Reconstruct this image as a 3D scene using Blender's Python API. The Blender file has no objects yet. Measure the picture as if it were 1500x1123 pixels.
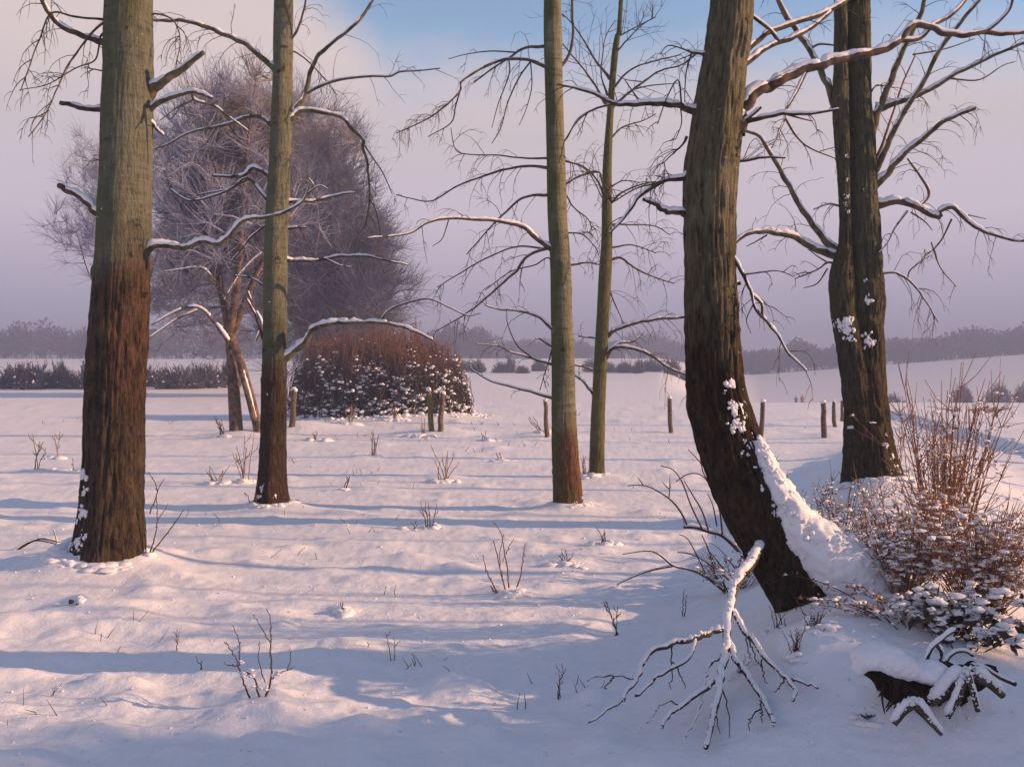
import bpy, math
import numpy as np
from mathutils import Vector

# ------------------------------------------------------------------ camera, sky, sun, exposure
SC = bpy.context.scene
COL = SC.collection
F, CX, HZ, CAMZ = 1458.33, 750.0, 530.0, 1.6
cam_data = bpy.data.cameras.new('camera'); cam = bpy.data.objects.new('camera', cam_data); COL.objects.link(cam)
cam.location = (0, 0, CAMZ); cam.rotation_euler = (math.radians(90), 0, 0)
cam_data.lens = 35.0; cam_data.sensor_width = 36.0; cam_data.shift_y = -(561.5 - HZ) / 1500.0
cam_data.clip_start = 0.05; cam_data.clip_end = 3000
SC.camera = cam
SUN_EL, SUN_AZ = math.radians(17.5), math.radians(-4)          # from the right, a little to the camera's side
SUN_DIR = Vector((math.cos(SUN_EL) * math.cos(SUN_AZ), math.cos(SUN_EL) * math.sin(SUN_AZ), math.sin(SUN_EL)))
sl = bpy.data.lights.new('sun', 'SUN'); sl.energy = 4.7; sl.angle = math.radians(0.5); sl.color = (1.0, 0.57, 0.31)
so = bpy.data.objects.new('sun', sl); COL.objects.link(so); so.rotation_euler = SUN_DIR.to_track_quat('Z', 'Y').to_euler(); so.location = (30, 0, 30)
SC.view_settings.view_transform = 'Standard'; SC.view_settings.look = 'None'; SC.view_settings.gamma = 1
SC.view_settings.exposure = 0.64
SC.cycles.max_bounces = 5; SC.cycles.diffuse_bounces = 3; SC.cycles.volume_bounces = 0; SC.cycles.transparent_max_bounces = 4
SC.cycles.use_denoising = True
W = bpy.data.worlds.new('World'); SC.world = W; W.use_nodes = True
def build_world():
    nt = W.node_tree; N = nt.nodes; L = nt.links; N.clear()
    out = N.new('ShaderNodeOutputWorld')
    sky = N.new('ShaderNodeTexSky'); sky.sky_type = 'NISHITA'; sky.sun_disc = False
    sky.sun_elevation = SUN_EL; sky.sun_rotation = math.radians(90) - SUN_AZ; sky.air_density = 1.0; sky.dust_density = 0.0; sky.ozone_density = 2.0
    bg = N.new('ShaderNodeBackground'); bg.inputs[1].default_value = 0.125; L.new(sky.outputs[0], bg.inputs[0])
    # a low bank of pinkish lavender winter cloud that fills the lower sky
    tc = N.new('ShaderNodeTexCoord'); sep = N.new('ShaderNodeSeparateXYZ'); L.new(tc.outputs['Generated'], sep.inputs[0])
    ramp = N.new('ShaderNodeValToRGB'); L.new(sep.outputs[2], ramp.inputs[0])
    e = ramp.color_ramp.elements
    e[0].position = 0.0; e[0].color = (0.300, 0.285, 0.365, 1)
    e[1].position = 0.42; e[1].color = (0.510, 0.430, 0.430, 1)
    for p, c in ((0.06, (0.347, 0.318, 0.404, 1)), (0.14, (0.470, 0.404, 0.468, 1)), (0.22, (0.455, 0.395, 0.420, 1)), (0.29, (0.520, 0.435, 0.432, 1))):
        k = e.new(p); k.color = c
    bg2 = N.new('ShaderNodeBackground'); L.new(ramp.outputs[0], bg2.inputs[0]); bg2.inputs[1].default_value = 0.93
    mp = N.new('ShaderNodeMapping'); mp.inputs['Scale'].default_value = (1, 1, 2.2); L.new(tc.outputs['Generated'], mp.inputs[0])
    n1 = N.new('ShaderNodeTexNoise'); n1.inputs['Scale'].default_value = 6.5; n1.inputs['Detail'].default_value = 7; n1.inputs['Roughness'].default_value = 0.6
    L.new(mp.outputs[0], n1.inputs['Vector'])
    def math_(op, a, b=None, c=None):
        m = N.new('ShaderNodeMath'); m.operation = op
        for i, v in enumerate((a, b, c)):
            if v is None: continue
            if isinstance(v, (int, float)): m.inputs[i].default_value = v
            else: L.new(v, m.inputs[i])
        return m.outputs[0]
    # edge height: 0.285, higher towards the left of the view
    left = N.new('ShaderNodeMapRange'); L.new(sep.outputs[0], left.inputs[0])
    left.inputs[1].default_value = -0.12; left.inputs[2].default_value = -0.32; left.inputs[3].default_value = 0.0; left.inputs[4].default_value = 0.22
    right = N.new('ShaderNodeMapRange'); L.new(sep.outputs[0], right.inputs[0])      # unseen extra cloud, added on the sun side to dim the glow there
    right.inputs[1].default_value = 0.50; right.inputs[2].default_value = 0.80; right.inputs[3].default_value = 0.0; right.inputs[4].default_value = 0.45
    edge = math_('ADD', math_('ADD', math_('MULTIPLY_ADD', n1.outputs[0], 0.075, 0.226), left.outputs[0]), right.outputs[0])
    d = math_('SUBTRACT', sep.outputs[2], edge)
    mr = N.new('ShaderNodeMapRange'); mr.interpolation_type = 'SMOOTHSTEP'; L.new(d, mr.inputs[0])
    mr.inputs[1].default_value = -0.035; mr.inputs[2].default_value = 0.06; mr.inputs[3].default_value = 1; mr.inputs[4].default_value = 0.08
    mix = N.new('ShaderNodeMixShader'); L.new(mr.outputs[0], mix.inputs[0]); L.new(bg.outputs[0], mix.inputs[1]); L.new(bg2.outputs[0], mix.inputs[2])
    L.new(mix.outputs[0], out.inputs[0])
build_world()

# ------------------------------------------------------------------ noise and ground shape
def vnoise(x, y, z, seed=0):
    x, y, z = np.broadcast_arrays(np.asarray(x, float), np.asarray(y, float), np.asarray(z, float))
    ix, iy, iz = np.floor(x).astype(np.int64), np.floor(y).astype(np.int64), np.floor(z).astype(np.int64)
    fx, fy, fz = x - ix, y - iy, z - iz
    fx, fy, fz = (f * f * (3 - 2 * f) for f in (fx, fy, fz))
    def h(a, b, c):
        n = (a * 374761393 + b * 668265263 + c * 2147483647 + seed * 1274126177) & 0xffffffff
        n = ((n ^ (n >> 13)) * 1274126177) & 0xffffffff
        n = ((n ^ (n >> 16)) * 2246822519) & 0xffffffff
        return ((n ^ (n >> 15)) & 0xffffff) / float(0xffffff)
    r = 0
    for dx in (0, 1):
        for dy in (0, 1):
            for dz in (0, 1):
                r = r + h(ix + dx, iy + dy, iz + dz) * (fx if dx else 1 - fx) * (fy if dy else 1 - fy) * (fz if dz else 1 - fz)
    return r
def fbm(x, y, z, o=3, seed=0):
    r, a, t = 0, 1.0, 0
    for k in range(o):
        r = r + a * vnoise(x * 2 ** k, y * 2 ** k, z * 2 ** k, seed + k); t += a; a *= .5
    return r / t
def sstep(v, a, b):
    t = np.clip((v - a) / (b - a), 0, 1); return t * t * (3 - 2 * t)

MOUNDS = []        # (x, y, height, radius)
def relief(x, y):
    near = 1 - sstep(y, 40, 90)
    return near * (.019 * (fbm(x * .35, y * .55, 0, 2, 3) - .5) + 0.010 * (fbm(x * .9, y * 1.9, 0, 3, 21) - .5)) + (1 - near) * .25 * (fbm(x * .03, y * .05, 0, 2, 4) - .5)
def ground(x, y, mounds=True):
    x, y = np.asarray(x, float), np.asarray(y, float)
    xr = 1.9 + (y - 5.1) * .38
    amp = .45 * sstep(y, 2.6, 5.0) * (1 - sstep(y, 12.5, 21))
    d = x - xr
    z = amp * np.where(d < 0, np.exp(-(d / .82) ** 2), np.exp(-(d / 1.5) ** 2))
    # lane to the right of the bank, with a raised far verge
    ln = x - (5.9 + (y - 12.3) * .2)
    lane_on = sstep(y, 6, 11) * (1 - sstep(y, 28, 36))
    z = z - .05 * lane_on * sstep(ln, -.5, .1) * (1 - sstep(ln, 1.9, 2.35)) + .11 * lane_on * sstep(ln, 2.0, 2.25) * (1 - sstep(ln, 3.2, 6.5))
    # far terrain: a gentle rise on the left and in the middle, a valley and a hill on the right
    ratio = x / np.maximum(y, 1)
    w = sstep(ratio, .145, .25) * sstep(y, 28, 42)
    crest = -1.9 + (np.clip(ratio, .1, .75) - .23) * 18.5
    val = -5.2 * sstep(y, 34, 118) * (1 - sstep(y, 158, 240)) + crest * sstep(y, 158, 240)
    flat = 2.3 * sstep(y, 95, 215)
    z = z * (1 - w) + w * (val) + (1 - w) * flat + relief(x, y)
    if mounds:
        for mx, my, mh, mr in MOUNDS:
            z = z + mh * np.exp(-((x - mx) ** 2 + (y - my) ** 2) / mr ** 2)
    return z
def gz(x, y): return float(ground(x, y))
def P(px, py, Y): return np.array(((px - CX) * Y / F, Y, CAMZ - (py - HZ) * Y / F))
GPY = 2.2 * (420 / 2.2) ** np.linspace(0, 1, 2600)
def gp(px, py):
    """where the line of sight through this picture point first meets the ground"""
    X = (px - CX) * GPY / F; Zr = CAMZ - (py - HZ) * GPY / F; d = Zr - ground(X, GPY)
    k = np.nonzero(d <= 0)[0]; i = int(k[0]) if len(k) else len(GPY) - 1
    if 0 < i and len(k): t = d[i - 1] / (d[i - 1] - d[i] + 1e-12); Y = GPY[i - 1] + t * (GPY[i] - GPY[i - 1])
    else: Y = GPY[i]
    x = (px - CX) * Y / F; return np.array([x, Y, gz(x, Y)])

# ------------------------------------------------------------------ mesh helpers
ICO = {}
def ico_template(small=False):
    if small not in ICO:
        import bmesh
        bm = bmesh.new(); bmesh.ops.create_icosphere(bm, subdivisions=1 if small else 2, radius=1)
        bm.verts.index_update()
        ICO[small] = (np.array([v.co[:] for v in bm.verts]), np.array([[v.index for v in f.verts] for f in bm.faces])); bm.free()
    return ICO[small]
class MB:
    def __init__(s): s.v, s.q, s.t, s.n = [], [], [], 0
    def add(s, v, q=None, t=None):
        v = np.asarray(v, float).reshape(-1, 3); s.v.append(v)
        if q is not None and len(q): s.q.append(np.asarray(q).reshape(-1, 4) + s.n)
        if t is not None and len(t): s.t.append(np.asarray(t).reshape(-1, 3) + s.n)
        s.n += len(v)
    def tubes(s, pts, rad, sides=5, close=False):
        pts = np.asarray(pts, float); rad = np.asarray(rad, float)
        if pts.ndim == 2: pts, rad = pts[None], rad[None]
        if close:
            pts = np.concatenate([pts, pts[:, -1:]], 1); rad = np.concatenate([rad, rad[:, -1:] * .02], 1)
        N, K, _ = pts.shape
        t = np.empty_like(pts); t[:, 1:-1] = pts[:, 2:] - pts[:, :-2]; t[:, 0] = pts[:, 1] - pts[:, 0]; t[:, -1] = pts[:, -1] - pts[:, -2]
        if close: t[:, -1] = t[:, -2]
        t /= np.linalg.norm(t, axis=2, keepdims=True) + 1e-9
        ov = pts[:, -1] - pts[:, 0]; ov /= np.linalg.norm(ov, axis=1, keepdims=True) + 1e-9
        ref = np.where(np.abs(ov[:, 2:3]) > .7, np.array([[0.13, 1, 0.07]]), np.array([[0.05, .09, 1]]))[:, None, :]
        a = np.cross(t, np.broadcast_to(ref, t.shape)); a /= np.linalg.norm(a, axis=2, keepdims=True) + 1e-9
        b = np.cross(a, t)
        th = np.arange(sides) * 2 * np.pi / sides
        v = pts[:, :, None] + rad[:, :, None, None] * (a[:, :, None] * np.cos(th)[None, None, :, None] + b[:, :, None] * np.sin(th)[None, None, :, None])
        i = np.arange(N)[:, None, None] * K * sides; k = np.arange(K - 1)[None, :, None] * sides; j = np.arange(sides)[None, None, :]; j2 = (j + 1) % sides
        q = np.stack(np.broadcast_arrays(i + k + j, i + k + j2, i + k + sides + j2, i + k + sides + j), -1)
        s.add(v, q.reshape(-1, 4))
    def lumps(s, c, r, rng, rough=.25):
        """snow clods: c (N,3), r (N,3)"""
        c = np.asarray(c, float).reshape(-1, 3); r = np.asarray(r, float)
        if r.ndim == 1: r = np.repeat(r[:, None], 3, 1)
        T, FT = ico_template(); n = len(c)
        if n == 0: return
        off = rng.uniform(0, 50, (n, 1, 3)); q = T[None] * 2.1 + off
        d = np.maximum(.3, 1 + rough * 3.6 * (vnoise(q[..., 0], q[..., 1], q[..., 2]) - .5))
        v = c[:, None] + T[None] * d[..., None] * r[:, None]
        s.add(v, None, (FT[None] + (np.arange(n) * len(T))[:, None, None]).reshape(-1, 3))
    def leaves(s, c, u, v):
        c, u, v = (np.asarray(a, float).reshape(-1, 3) for a in (c, u, v)); n = len(c)
        V = np.stack([c - u * .1, c + u * .5 + v * .5, c + u, c + u * .5 - v * .5], 1)
        s.add(V, np.arange(n * 4).reshape(-1, 4))
    def build(s, name, mat, parent=None, smooth=True):
        me = bpy.data.meshes.new(name)
        V = np.concatenate(s.v) if s.v else np.zeros((0, 3))
        o = bpy.data.objects.new(name, me); COL.objects.link(o)
        if parent is not None:
            o.parent = parent; base = np.array(world_loc(parent)); V = V - base
        Q = np.concatenate(s.q) if s.q else np.zeros((0, 4), int); T = np.concatenate(s.t) if s.t else np.zeros((0, 3), int)
        me.vertices.add(len(V)); me.vertices.foreach_set('co', V.astype(np.float32).ravel())
        loops = np.concatenate([Q.ravel(), T.ravel()]).astype(np.int32)
        me.loops.add(len(loops)); me.loops.foreach_set('vertex_index', loops)
        starts = np.concatenate([np.arange(len(Q)) * 4, len(Q) * 4 + np.arange(len(T)) * 3]).astype(np.int32)
        me.polygons.add(len(starts)); me.polygons.foreach_set('loop_start', starts)
        if smooth: me.polygons.foreach_set('use_smooth', np.ones(len(starts), bool))
        me.update(calc_edges=True)
        me.materials.append(mat)
        return o
def world_loc(o):
    l = Vector(o.location)
    while o.parent: o = o.parent; l = l + Vector(o.location)
    return l
def tag(o, label=None, cat=None, group=None, kind=None):
    if label: o['label'] = label
    if cat: o['category'] = cat
    if group: o['group'] = group
    if kind: o['kind'] = kind
    return o
def thing(name, loc, label, cat, group=None):
    o = bpy.data.objects.new(name, None); COL.objects.link(o); o.location = tuple(float(a) for a in loc); o.empty_display_size = .2
    return tag(o, label, cat, group)
def smooth(pts, n):
    """Catmull-Rom resampling by arc length (any number of columns)."""
    p = np.asarray(pts, float)
    if len(p) == 2: p = np.stack([p[0], (p[0] + p[1]) / 2, p[1]])
    e = np.concatenate([[2 * p[0] - p[1]], p, [2 * p[-1] - p[-2]]]); out = []
    for i in range(1, len(e) - 2):
        t = np.linspace(0, 1, 12, endpoint=False)[:, None]
        a, b, c, d = e[i - 1], e[i], e[i + 1], e[i + 2]
        out.append(.5 * (2 * b + (c - a) * t + (2 * a - 5 * b + 4 * c - d) * t ** 2 + (3 * b - a - 3 * c + d) * t ** 3))
    out = np.concatenate(out + [p[-1:]])
    s = np.concatenate([[0], np.cumsum(np.linalg.norm(np.diff(out[:, :2], axis=0), axis=1) + 1e-9)])
    u = np.linspace(0, s[-1], n)
    return np.stack([np.interp(u, s, out[:, k]) for k in range(out.shape[1])], 1)

# ------------------------------------------------------------------ materials
def mat_new(name):
    m = bpy.data.materials.new(name); m.use_nodes = True; nt = m.node_tree
    return m, nt, nt.nodes, nt.links, nt.nodes['Principled BSDF']
def mk(N, L, tp, **kw):
    n = N.new(tp)
    for k, v in kw.items():
        if k.startswith('_'): setattr(n, k[1:], v); continue
        s = n.inputs[int(k[1:])] if k[0] == 'i' and k[1:].isdigit() else n.inputs[k]
        if hasattr(v, 'is_linked'): L.new(v, s)
        else: s.default_value = v
    return n
def noise(N, L, vec, scale, mapping=(1, 1, 1), detail=4, rough=.55):
    mp = mk(N, L, 'ShaderNodeMapping', Vector=vec, Scale=mapping)
    return mk(N, L, 'ShaderNodeTexNoise', Vector=mp.outputs[0], Scale=scale, Detail=detail, Roughness=rough).outputs[0]
def ramp(N, L, fac, stops):
    r = mk(N, L, 'ShaderNodeValToRGB', Fac=fac); e = r.color_ramp.elements
    e[0].position, e[0].color = stops[0][0], (*stops[0][1], 1); e[1].position, e[1].color = stops[-1][0], (*stops[-1][1], 1)
    for p, c in stops[1:-1]: e.new(p).color = (*c, 1)
    return r.outputs[0]
def rng_(N, L, v, a, b, lo=0., hi=1.):
    n = mk(N, L, 'ShaderNodeMapRange', Value=v); n.interpolation_type = 'SMOOTHSTEP'
    for i, x in zip((1, 2, 3, 4), (a, b, lo, hi)): n.inputs[i].default_value = x
    return n.outputs[0]
def mixc(N, L, f, a, b):
    n = N.new('ShaderNodeMix'); n.data_type = 'RGBA'
    for s, v in ((n.inputs[0], f), (n.inputs[6], a), (n.inputs[7], b)):
        if hasattr(v, 'is_linked'): L.new(v, s)
        else: s.default_value = (*v, 1) if isinstance(v, tuple) else v
    return n.outputs[2]
def m2(N, L, op, a, b):
    n = N.new('ShaderNodeMath'); n.operation = op
    for i, v in enumerate((a, b)):
        if hasattr(v, 'is_linked'): L.new(v, n.inputs[i])
        else: n.inputs[i].default_value = v
    return n.outputs[0]

def snow_mat(name, coord='Object', s1=16., s2=75., strength=.35, dist=.02, col=(.79, .805, .86)):
    m, nt, N, L, B = mat_new(name)
    tc = N.new('ShaderNodeTexCoord').outputs[coord]
    n1 = noise(N, L, tc, s1, detail=6, rough=.65); n2 = noise(N, L, tc, s2, detail=5, rough=.7)
    h = m2(N, L, 'ADD', m2(N, L, 'MULTIPLY', n1, .7), m2(N, L, 'MULTIPLY', n2, .3))
    bp = mk(N, L, 'ShaderNodeBump', Height=h, Strength=strength, Distance=dist); L.new(bp.outputs[0], B.inputs['Normal'])
    c = mixc(N, L, rng_(N, L, n1, .3, .7), tuple(x * .955 for x in col), col); L.new(c, B.inputs['Base Color'])
    B.inputs['Roughness'].default_value = .55; B.inputs['Specular IOR Level'].default_value = .25
    return m
def bark_mat(name, low=((.018, .013, .009), (.085, .055, .032)), up=((.05, .048, .026), (.20, .18, .11)), z0=2.0, z1=3.0, red=None, moss=.5, mz=(.4, 2.0),
             mosscol=(.075, .095, .028), s=30., lent=.5, bump=.5):
    m, nt, N, L, B = mat_new(name)
    tc = N.new('ShaderNodeTexCoord').outputs['Object']; sep = mk(N, L, 'ShaderNodeSeparateXYZ', Vector=tc)
    big = noise(N, L, tc, 2.2, detail=4)
    rid = noise(N, L, tc, s, (1, 1, .23), detail=7, rough=.66)
    fine = noise(N, L, tc, s * 3, (1, 1, .35), detail=4)
    band = noise(N, L, tc, 7, (.8, .8, 4.2), detail=7, rough=.72)
    lowc = ramp(N, L, m2(N, L, 'ADD', m2(N, L, 'MULTIPLY', rid, .75), m2(N, L, 'MULTIPLY', fine, .25)), ((.36, low[0]), (.52, tuple((a + b) / 2 for a, b in zip(*low))), (.66, low[1])))
    upf = m2(N, L, 'ADD', m2(N, L, 'MULTIPLY', band, lent), m2(N, L, 'MULTIPLY', rid, 1 - lent))
    upc = ramp(N, L, upf, ((.33, up[0]), (.47, tuple(a * .4 + b * .6 for a, b in zip(*up))), (.68, up[1])))
    hz = m2(N, L, 'ADD', sep.outputs[2], m2(N, L, 'MULTIPLY', m2(N, L, 'SUBTRACT', big, .5), 2.2))
    f = rng_(N, L, hz, z0, z1); c = mixc(N, L, f, lowc, upc)
    if red:
        rf = m2(N, L, 'MULTIPLY', rng_(N, L, hz, red[0] - .35, red[0] + .1), rng_(N, L, hz, red[1] + .35, red[1] - .1))
        rf = m2(N, L, 'MULTIPLY', rf, rng_(N, L, rid, .42, .62, .0, .38)); c = mixc(N, L, rf, c, red[2])
    nrm = mk(N, L, 'ShaderNodeSeparateXYZ', Vector=N.new('ShaderNodeNewGeometry').outputs['Normal'])
    mn = m2(N, L, 'ADD', noise(N, L, tc, 3.1, (1, 1, .45), detail=7, rough=.7), m2(N, L, 'MULTIPLY', nrm.outputs[0], -.16))   # moss keeps to one side of the trunk
    mf = m2(N, L, 'MULTIPLY', rng_(N, L, mn, .42, .64), m2(N, L, 'MULTIPLY', moss, rng_(N, L, hz, mz[0], mz[1])))
    c = mixc(N, L, mf, c, mosscol)
    lich = rng_(N, L, noise(N, L, tc, 24, (1, 1, 1.4), detail=3), .69, .74); lich = m2(N, L, 'MULTIPLY', lich, m2(N, L, 'MULTIPLY', f, .7))
    c = mixc(N, L, lich, c, (.40, .39, .33))
    scar = m2(N, L, 'MULTIPLY', rng_(N, L, noise(N, L, tc, 6.5, (1, 1, 1.5), detail=2), .66, .74), .75); c = mixc(N, L, scar, c, low[0])
    L.new(c, B.inputs['Base Color'])
    hh = m2(N, L, 'ADD', m2(N, L, 'MULTIPLY', m2(N, L, 'ADD', rid, m2(N, L, 'MULTIPLY', fine, .4)), 1.0), m2(N, L, 'MULTIPLY', band, .3))
    bp = mk(N, L, 'ShaderNodeBump', Height=hh, Strength=bump, Distance=.055); L.new(bp.outputs[0], B.inputs['Normal'])
    B.inputs['Roughness'].default_value = .85; B.inputs['Specular IOR Level'].default_value = .2
    return m
def stem_mat(name, a, b, scale=6., rough=.8, zramp=None):
    m, nt, N, L, B = mat_new(name)
    tc = N.new('ShaderNodeTexCoord').outputs['Object']; n = noise(N, L, tc, scale, detail=4)
    c = mixc(N, L, rng_(N, L, n, .35, .65), a, b)
    if zramp:
        sep = mk(N, L, 'ShaderNodeSeparateXYZ', Vector=tc); hz = m2(N, L, 'ADD', sep.outputs[2], m2(N, L, 'MULTIPLY', n, zramp[3]))
        c = mixc(N, L, rng_(N, L, hz, zramp[0], zramp[1]), c, zramp[2])
    L.new(c, B.inputs['Base Color']); B.inputs['Roughness'].default_value = rough; B.inputs['Specular IOR Level'].default_value = .2
    return m
M = {}
M['ground'] = snow_mat('ground_snow', s1=9., s2=55., strength=.5, dist=.03)
M['snow'] = snow_mat('branch_snow', s1=60., s2=220., strength=.4, dist=.008)
M['bark_thick'] = bark_mat('bark_ridged_olive', z0=1.5, z1=2.9, low=((.007, .005, .004), (.115, .080, .048)), up=((.030, .032, .020), (.205, .212, .150)), red=(1.35, 2.0, (.15, .050, .030)), moss=.6, mz=(1.6, 2.4), bump=.9)
M['bark_second'] = bark_mat('bark_grey_olive', z0=1.1, z1=2.5, low=((.012, .009, .006), (.085, .052, .028)), up=((.034, .036, .021), (.21, .216, .145)), moss=.55, mz=(1.2, 2.0), s=36, bump=.8)
M['bark_mossy'] = bark_mat('bark_mossy_green', z0=.1, z1=1.3, low=((.035, .020, .010), (.24, .10, .05)), up=((.045, .050, .022), (.245, .238, .155)), moss=.85, mz=(-.5, .6), mosscol=(.060, .075, .018), s=34, lent=.75, bump=.7)
M['bark_slim'] = bark_mat('bark_slim_green', z0=.0, z1=.5, low=((.03, .026, .012), (.09, .08, .03)), up=((.030, .030, .012), (.14, .13, .05)), moss=.7, mz=(-.5, .6), mosscol=(.065, .072, .018), s=38, lent=.3)
M['bark_leaning'] = bark_mat('bark_furrowed_brown', z0=.9, z1=2.3, low=((.010, .007, .005), (.095, .062, .030)), up=((.022, .022, .013), (.265, .25, .165)), moss=.35, mz=(1.0, 2.4), mosscol=(.09, .078, .026), s=40, lent=.1, bump=1.0)
M['bark_dark'] = bark_mat('bark_dark_olive', z0=.8, z1=2.6, low=((.011, .010, .006), (.105, .085, .040)), up=((.017, .018, .010), (.160, .158, .092)), moss=.45, mosscol=(.05, .052, .016), s=40, lent=.15, bump=1.0)
M['branch_dark'] = stem_mat('branch_bark_dark', (.035, .026, .018), (.10, .075, .045), 20)
M['branch_brown'] = stem_mat('branch_bark_brown', (.05, .035, .026), (.13, .092, .062), 20)
M['branch_olive'] = stem_mat('branch_bark_olive', (.05, .045, .025), (.15, .125, .065), 14)
M['frost_limb'] = stem_mat('frosted_limb_bark', (.05, .038, .032), (.17, .11, .08), 8)
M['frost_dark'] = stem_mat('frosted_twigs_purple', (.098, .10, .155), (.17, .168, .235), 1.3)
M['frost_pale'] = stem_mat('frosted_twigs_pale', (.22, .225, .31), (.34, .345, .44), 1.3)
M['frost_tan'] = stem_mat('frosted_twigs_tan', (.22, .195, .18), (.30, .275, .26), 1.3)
M['bush_red'] = stem_mat('red_brown_stems', (.065, .05, .05), (.11, .08, .072), 3, zramp=(.9, 2.0, (.235, .125, .085), .5))
M['stem_red'] = stem_mat('red_stems', (.17, .075, .045), (.34, .165, .09), 5)
M['stem_brown'] = stem_mat('brown_stems', (.055, .036, .026), (.14, .085, .055), 8)
M['russet'] = stem_mat('russet_bush_twigs', (.085, .045, .03), (.16, .08, .05), 4)
M['leaf_rust'] = stem_mat('rusty_dry_leaves', (.22, .11, .065), (.42, .235, .135), 12)
M['leaf_dark'] = stem_mat('dark_bramble_leaves', (.030, .028, .022), (.075, .058, .040), 9)
M['hedge'] = stem_mat('far_hedge_twigs', (.085, .083, .108), (.145, .138, .168), .8)
M['forest'] = stem_mat('far_forest_twigs', (.028, .030, .036), (.060, .058, .062), .12)
M['post'] = stem_mat('weathered_post_wood', (.055, .042, .028), (.17, .125, .08), 30)
M['post_moss'] = stem_mat('mossy_post_wood', (.07, .065, .025), (.19, .165, .06), 30)
M['straw'] = stem_mat('dry_grass_stalks', (.16, .10, .06), (.32, .20, .115), 10)

# ------------------------------------------------------------------ the trees that stand close: traced trunks, branches, snow
def Z(k, pts):
    ox, oy = {'A': (0, 0), 'B': (500, 0), 'C': (1000, 0), 'D': (0, 375), 'E': (500, 375), 'F': (1000, 375), 'G': (0, 748), 'H': (500, 748), 'I': (1000, 748)}[k]
    return [(ox + x / 2.994, oy + y / 2.994) for x, y in pts]

class Trunk:
    """edges: rows (py, left px, right px) from top to bottom, at depth Y (or Y per row)"""
    def __init__(s, edges, Y, tree, mat, sides=110, dz=.022, amp=.010, amp_up=.003, zamp=(1.5, 2.6), flare=.0, lobes=5, seed=1, freq=30, name='trunk', below=.35):
        e = np.array(edges, float); e = e[np.argsort(e[:, 0])]
        ys = e[:, 0]; n = int((ys[-1] - ys[0]) * Y / F / dz)
        py = np.linspace(ys[0], ys[-1], n)
        Yc = np.interp(py, ys, e[:, 3]) if e.shape[1] > 3 else np.full(n, float(Y))
        def crv(col): return smooth(e[:, [0, col]], n * 2)
        sm = smooth(e[:, :3], n * 3); l = np.interp(py, sm[:, 0], sm[:, 1]); r = np.interp(py, sm[:, 0], sm[:, 2])
        c = np.stack([((l + r) / 2 - CX) * Yc / F, Yc, CAMZ - (py - HZ) * Yc / F], 1); R = (r - l) / 2 * Yc / F
        s.py, s.c, s.R, s.base = py, c, R, c[-1]
        t = np.gradient(c, axis=0); t /= np.linalg.norm(t, axis=1, keepdims=True); t = -t
        a = np.cross(np.array([0, 1., 0]), t); a /= np.linalg.norm(a, axis=1, keepdims=True); b = np.cross(t, a)
        th = np.arange(sides) * 2 * np.pi / sides; CT, ST = np.cos(th), np.sin(th)
        zz = c[:, 2] - s.base[2]
        arc = np.concatenate([[0], np.cumsum(np.linalg.norm(np.diff(c, axis=0), axis=1))])
        ang = freq * R.mean()
        wob = .35 * (vnoise(arc[:, None] * 1.6, CT[None] * 1.5, ST[None] * 1.5, seed) - .5)
        u, v = np.cos(th[None] + wob), np.sin(th[None] + wob)
        rd = 1 - np.abs(2 * vnoise(u * ang, v * ang, arc[:, None] * 5.0, seed + 3) - 1)
        rd2 = vnoise(u * ang * 2.3, v * ang * 2.3, arc[:, None] * 14, seed + 5)
        A = amp + (amp_up - amp) * sstep(zz, *zamp)
        d = A[:, None] * (rd * 1.5 - .9 + (rd2 - .5) * .8)
        d = d + R[:, None] * .17 * (vnoise(u * 1.4, v * 1.4, arc[:, None] * 1.5, seed + 9) - .5)
        kr = np.random.default_rng(seed + 50)
        for _ in range(9):          # old knots and branch scars
            ka, kz, kh, kw = kr.uniform(0, 2 * np.pi), kr.uniform(.3, arc[-1] - .4), kr.uniform(.06, .16) * R.mean(), kr.uniform(.16, .34) * R.mean()
            dd = np.abs((th[None] - ka + np.pi) % (2 * np.pi) - np.pi) * R.mean(); q = (dd / kw) ** 2 + ((arc[:, None] - kz) / (kw * 1.2)) ** 2; d = d + kh * (np.exp(-q) - .8 * np.exp(-q * 7))
        fl = flare * np.exp(-np.maximum(zz, 0) / .16)[:, None] * (.5 + .5 * np.cos(lobes * th[None] + seed))
        rr = R[:, None] * (1 + fl) + d
        vtx = c[:, None] + rr[..., None] * (a[:, None] * CT[None, :, None] + b[:, None] * ST[None, :, None])
        # run on below the snow
        low = vtx[-1:].copy(); low[..., 2] -= below
        vtx = np.concatenate([vtx, low]); K = n + 1
        k = np.arange(K - 1)[:, None] * sides; j = np.arange(sides)[None]; j2 = (j + 1) % sides
        q = np.stack([k + j, k + sides + j, k + sides + j2, k + j2], -1).reshape(-1, 4)
        mb = MB(); mb.add(vtx, q); s.obj = mb.build(name, mat, tree)
    def front(s, px, py, out=0.):
        """point of the camera-side surface behind this pixel"""
        i = int(np.argmin(np.abs(s.py - py))); c, R = s.c[i], s.R[i]
        x = (px - CX) * c[1] / F; dx = np.clip((x - c[0]) / R, -.98, .98)
        return np.array([x, c[1] - R * math.sqrt(1 - dx * dx) * (1 + out), CAMZ - (py - HZ) * c[1] / F])
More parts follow.
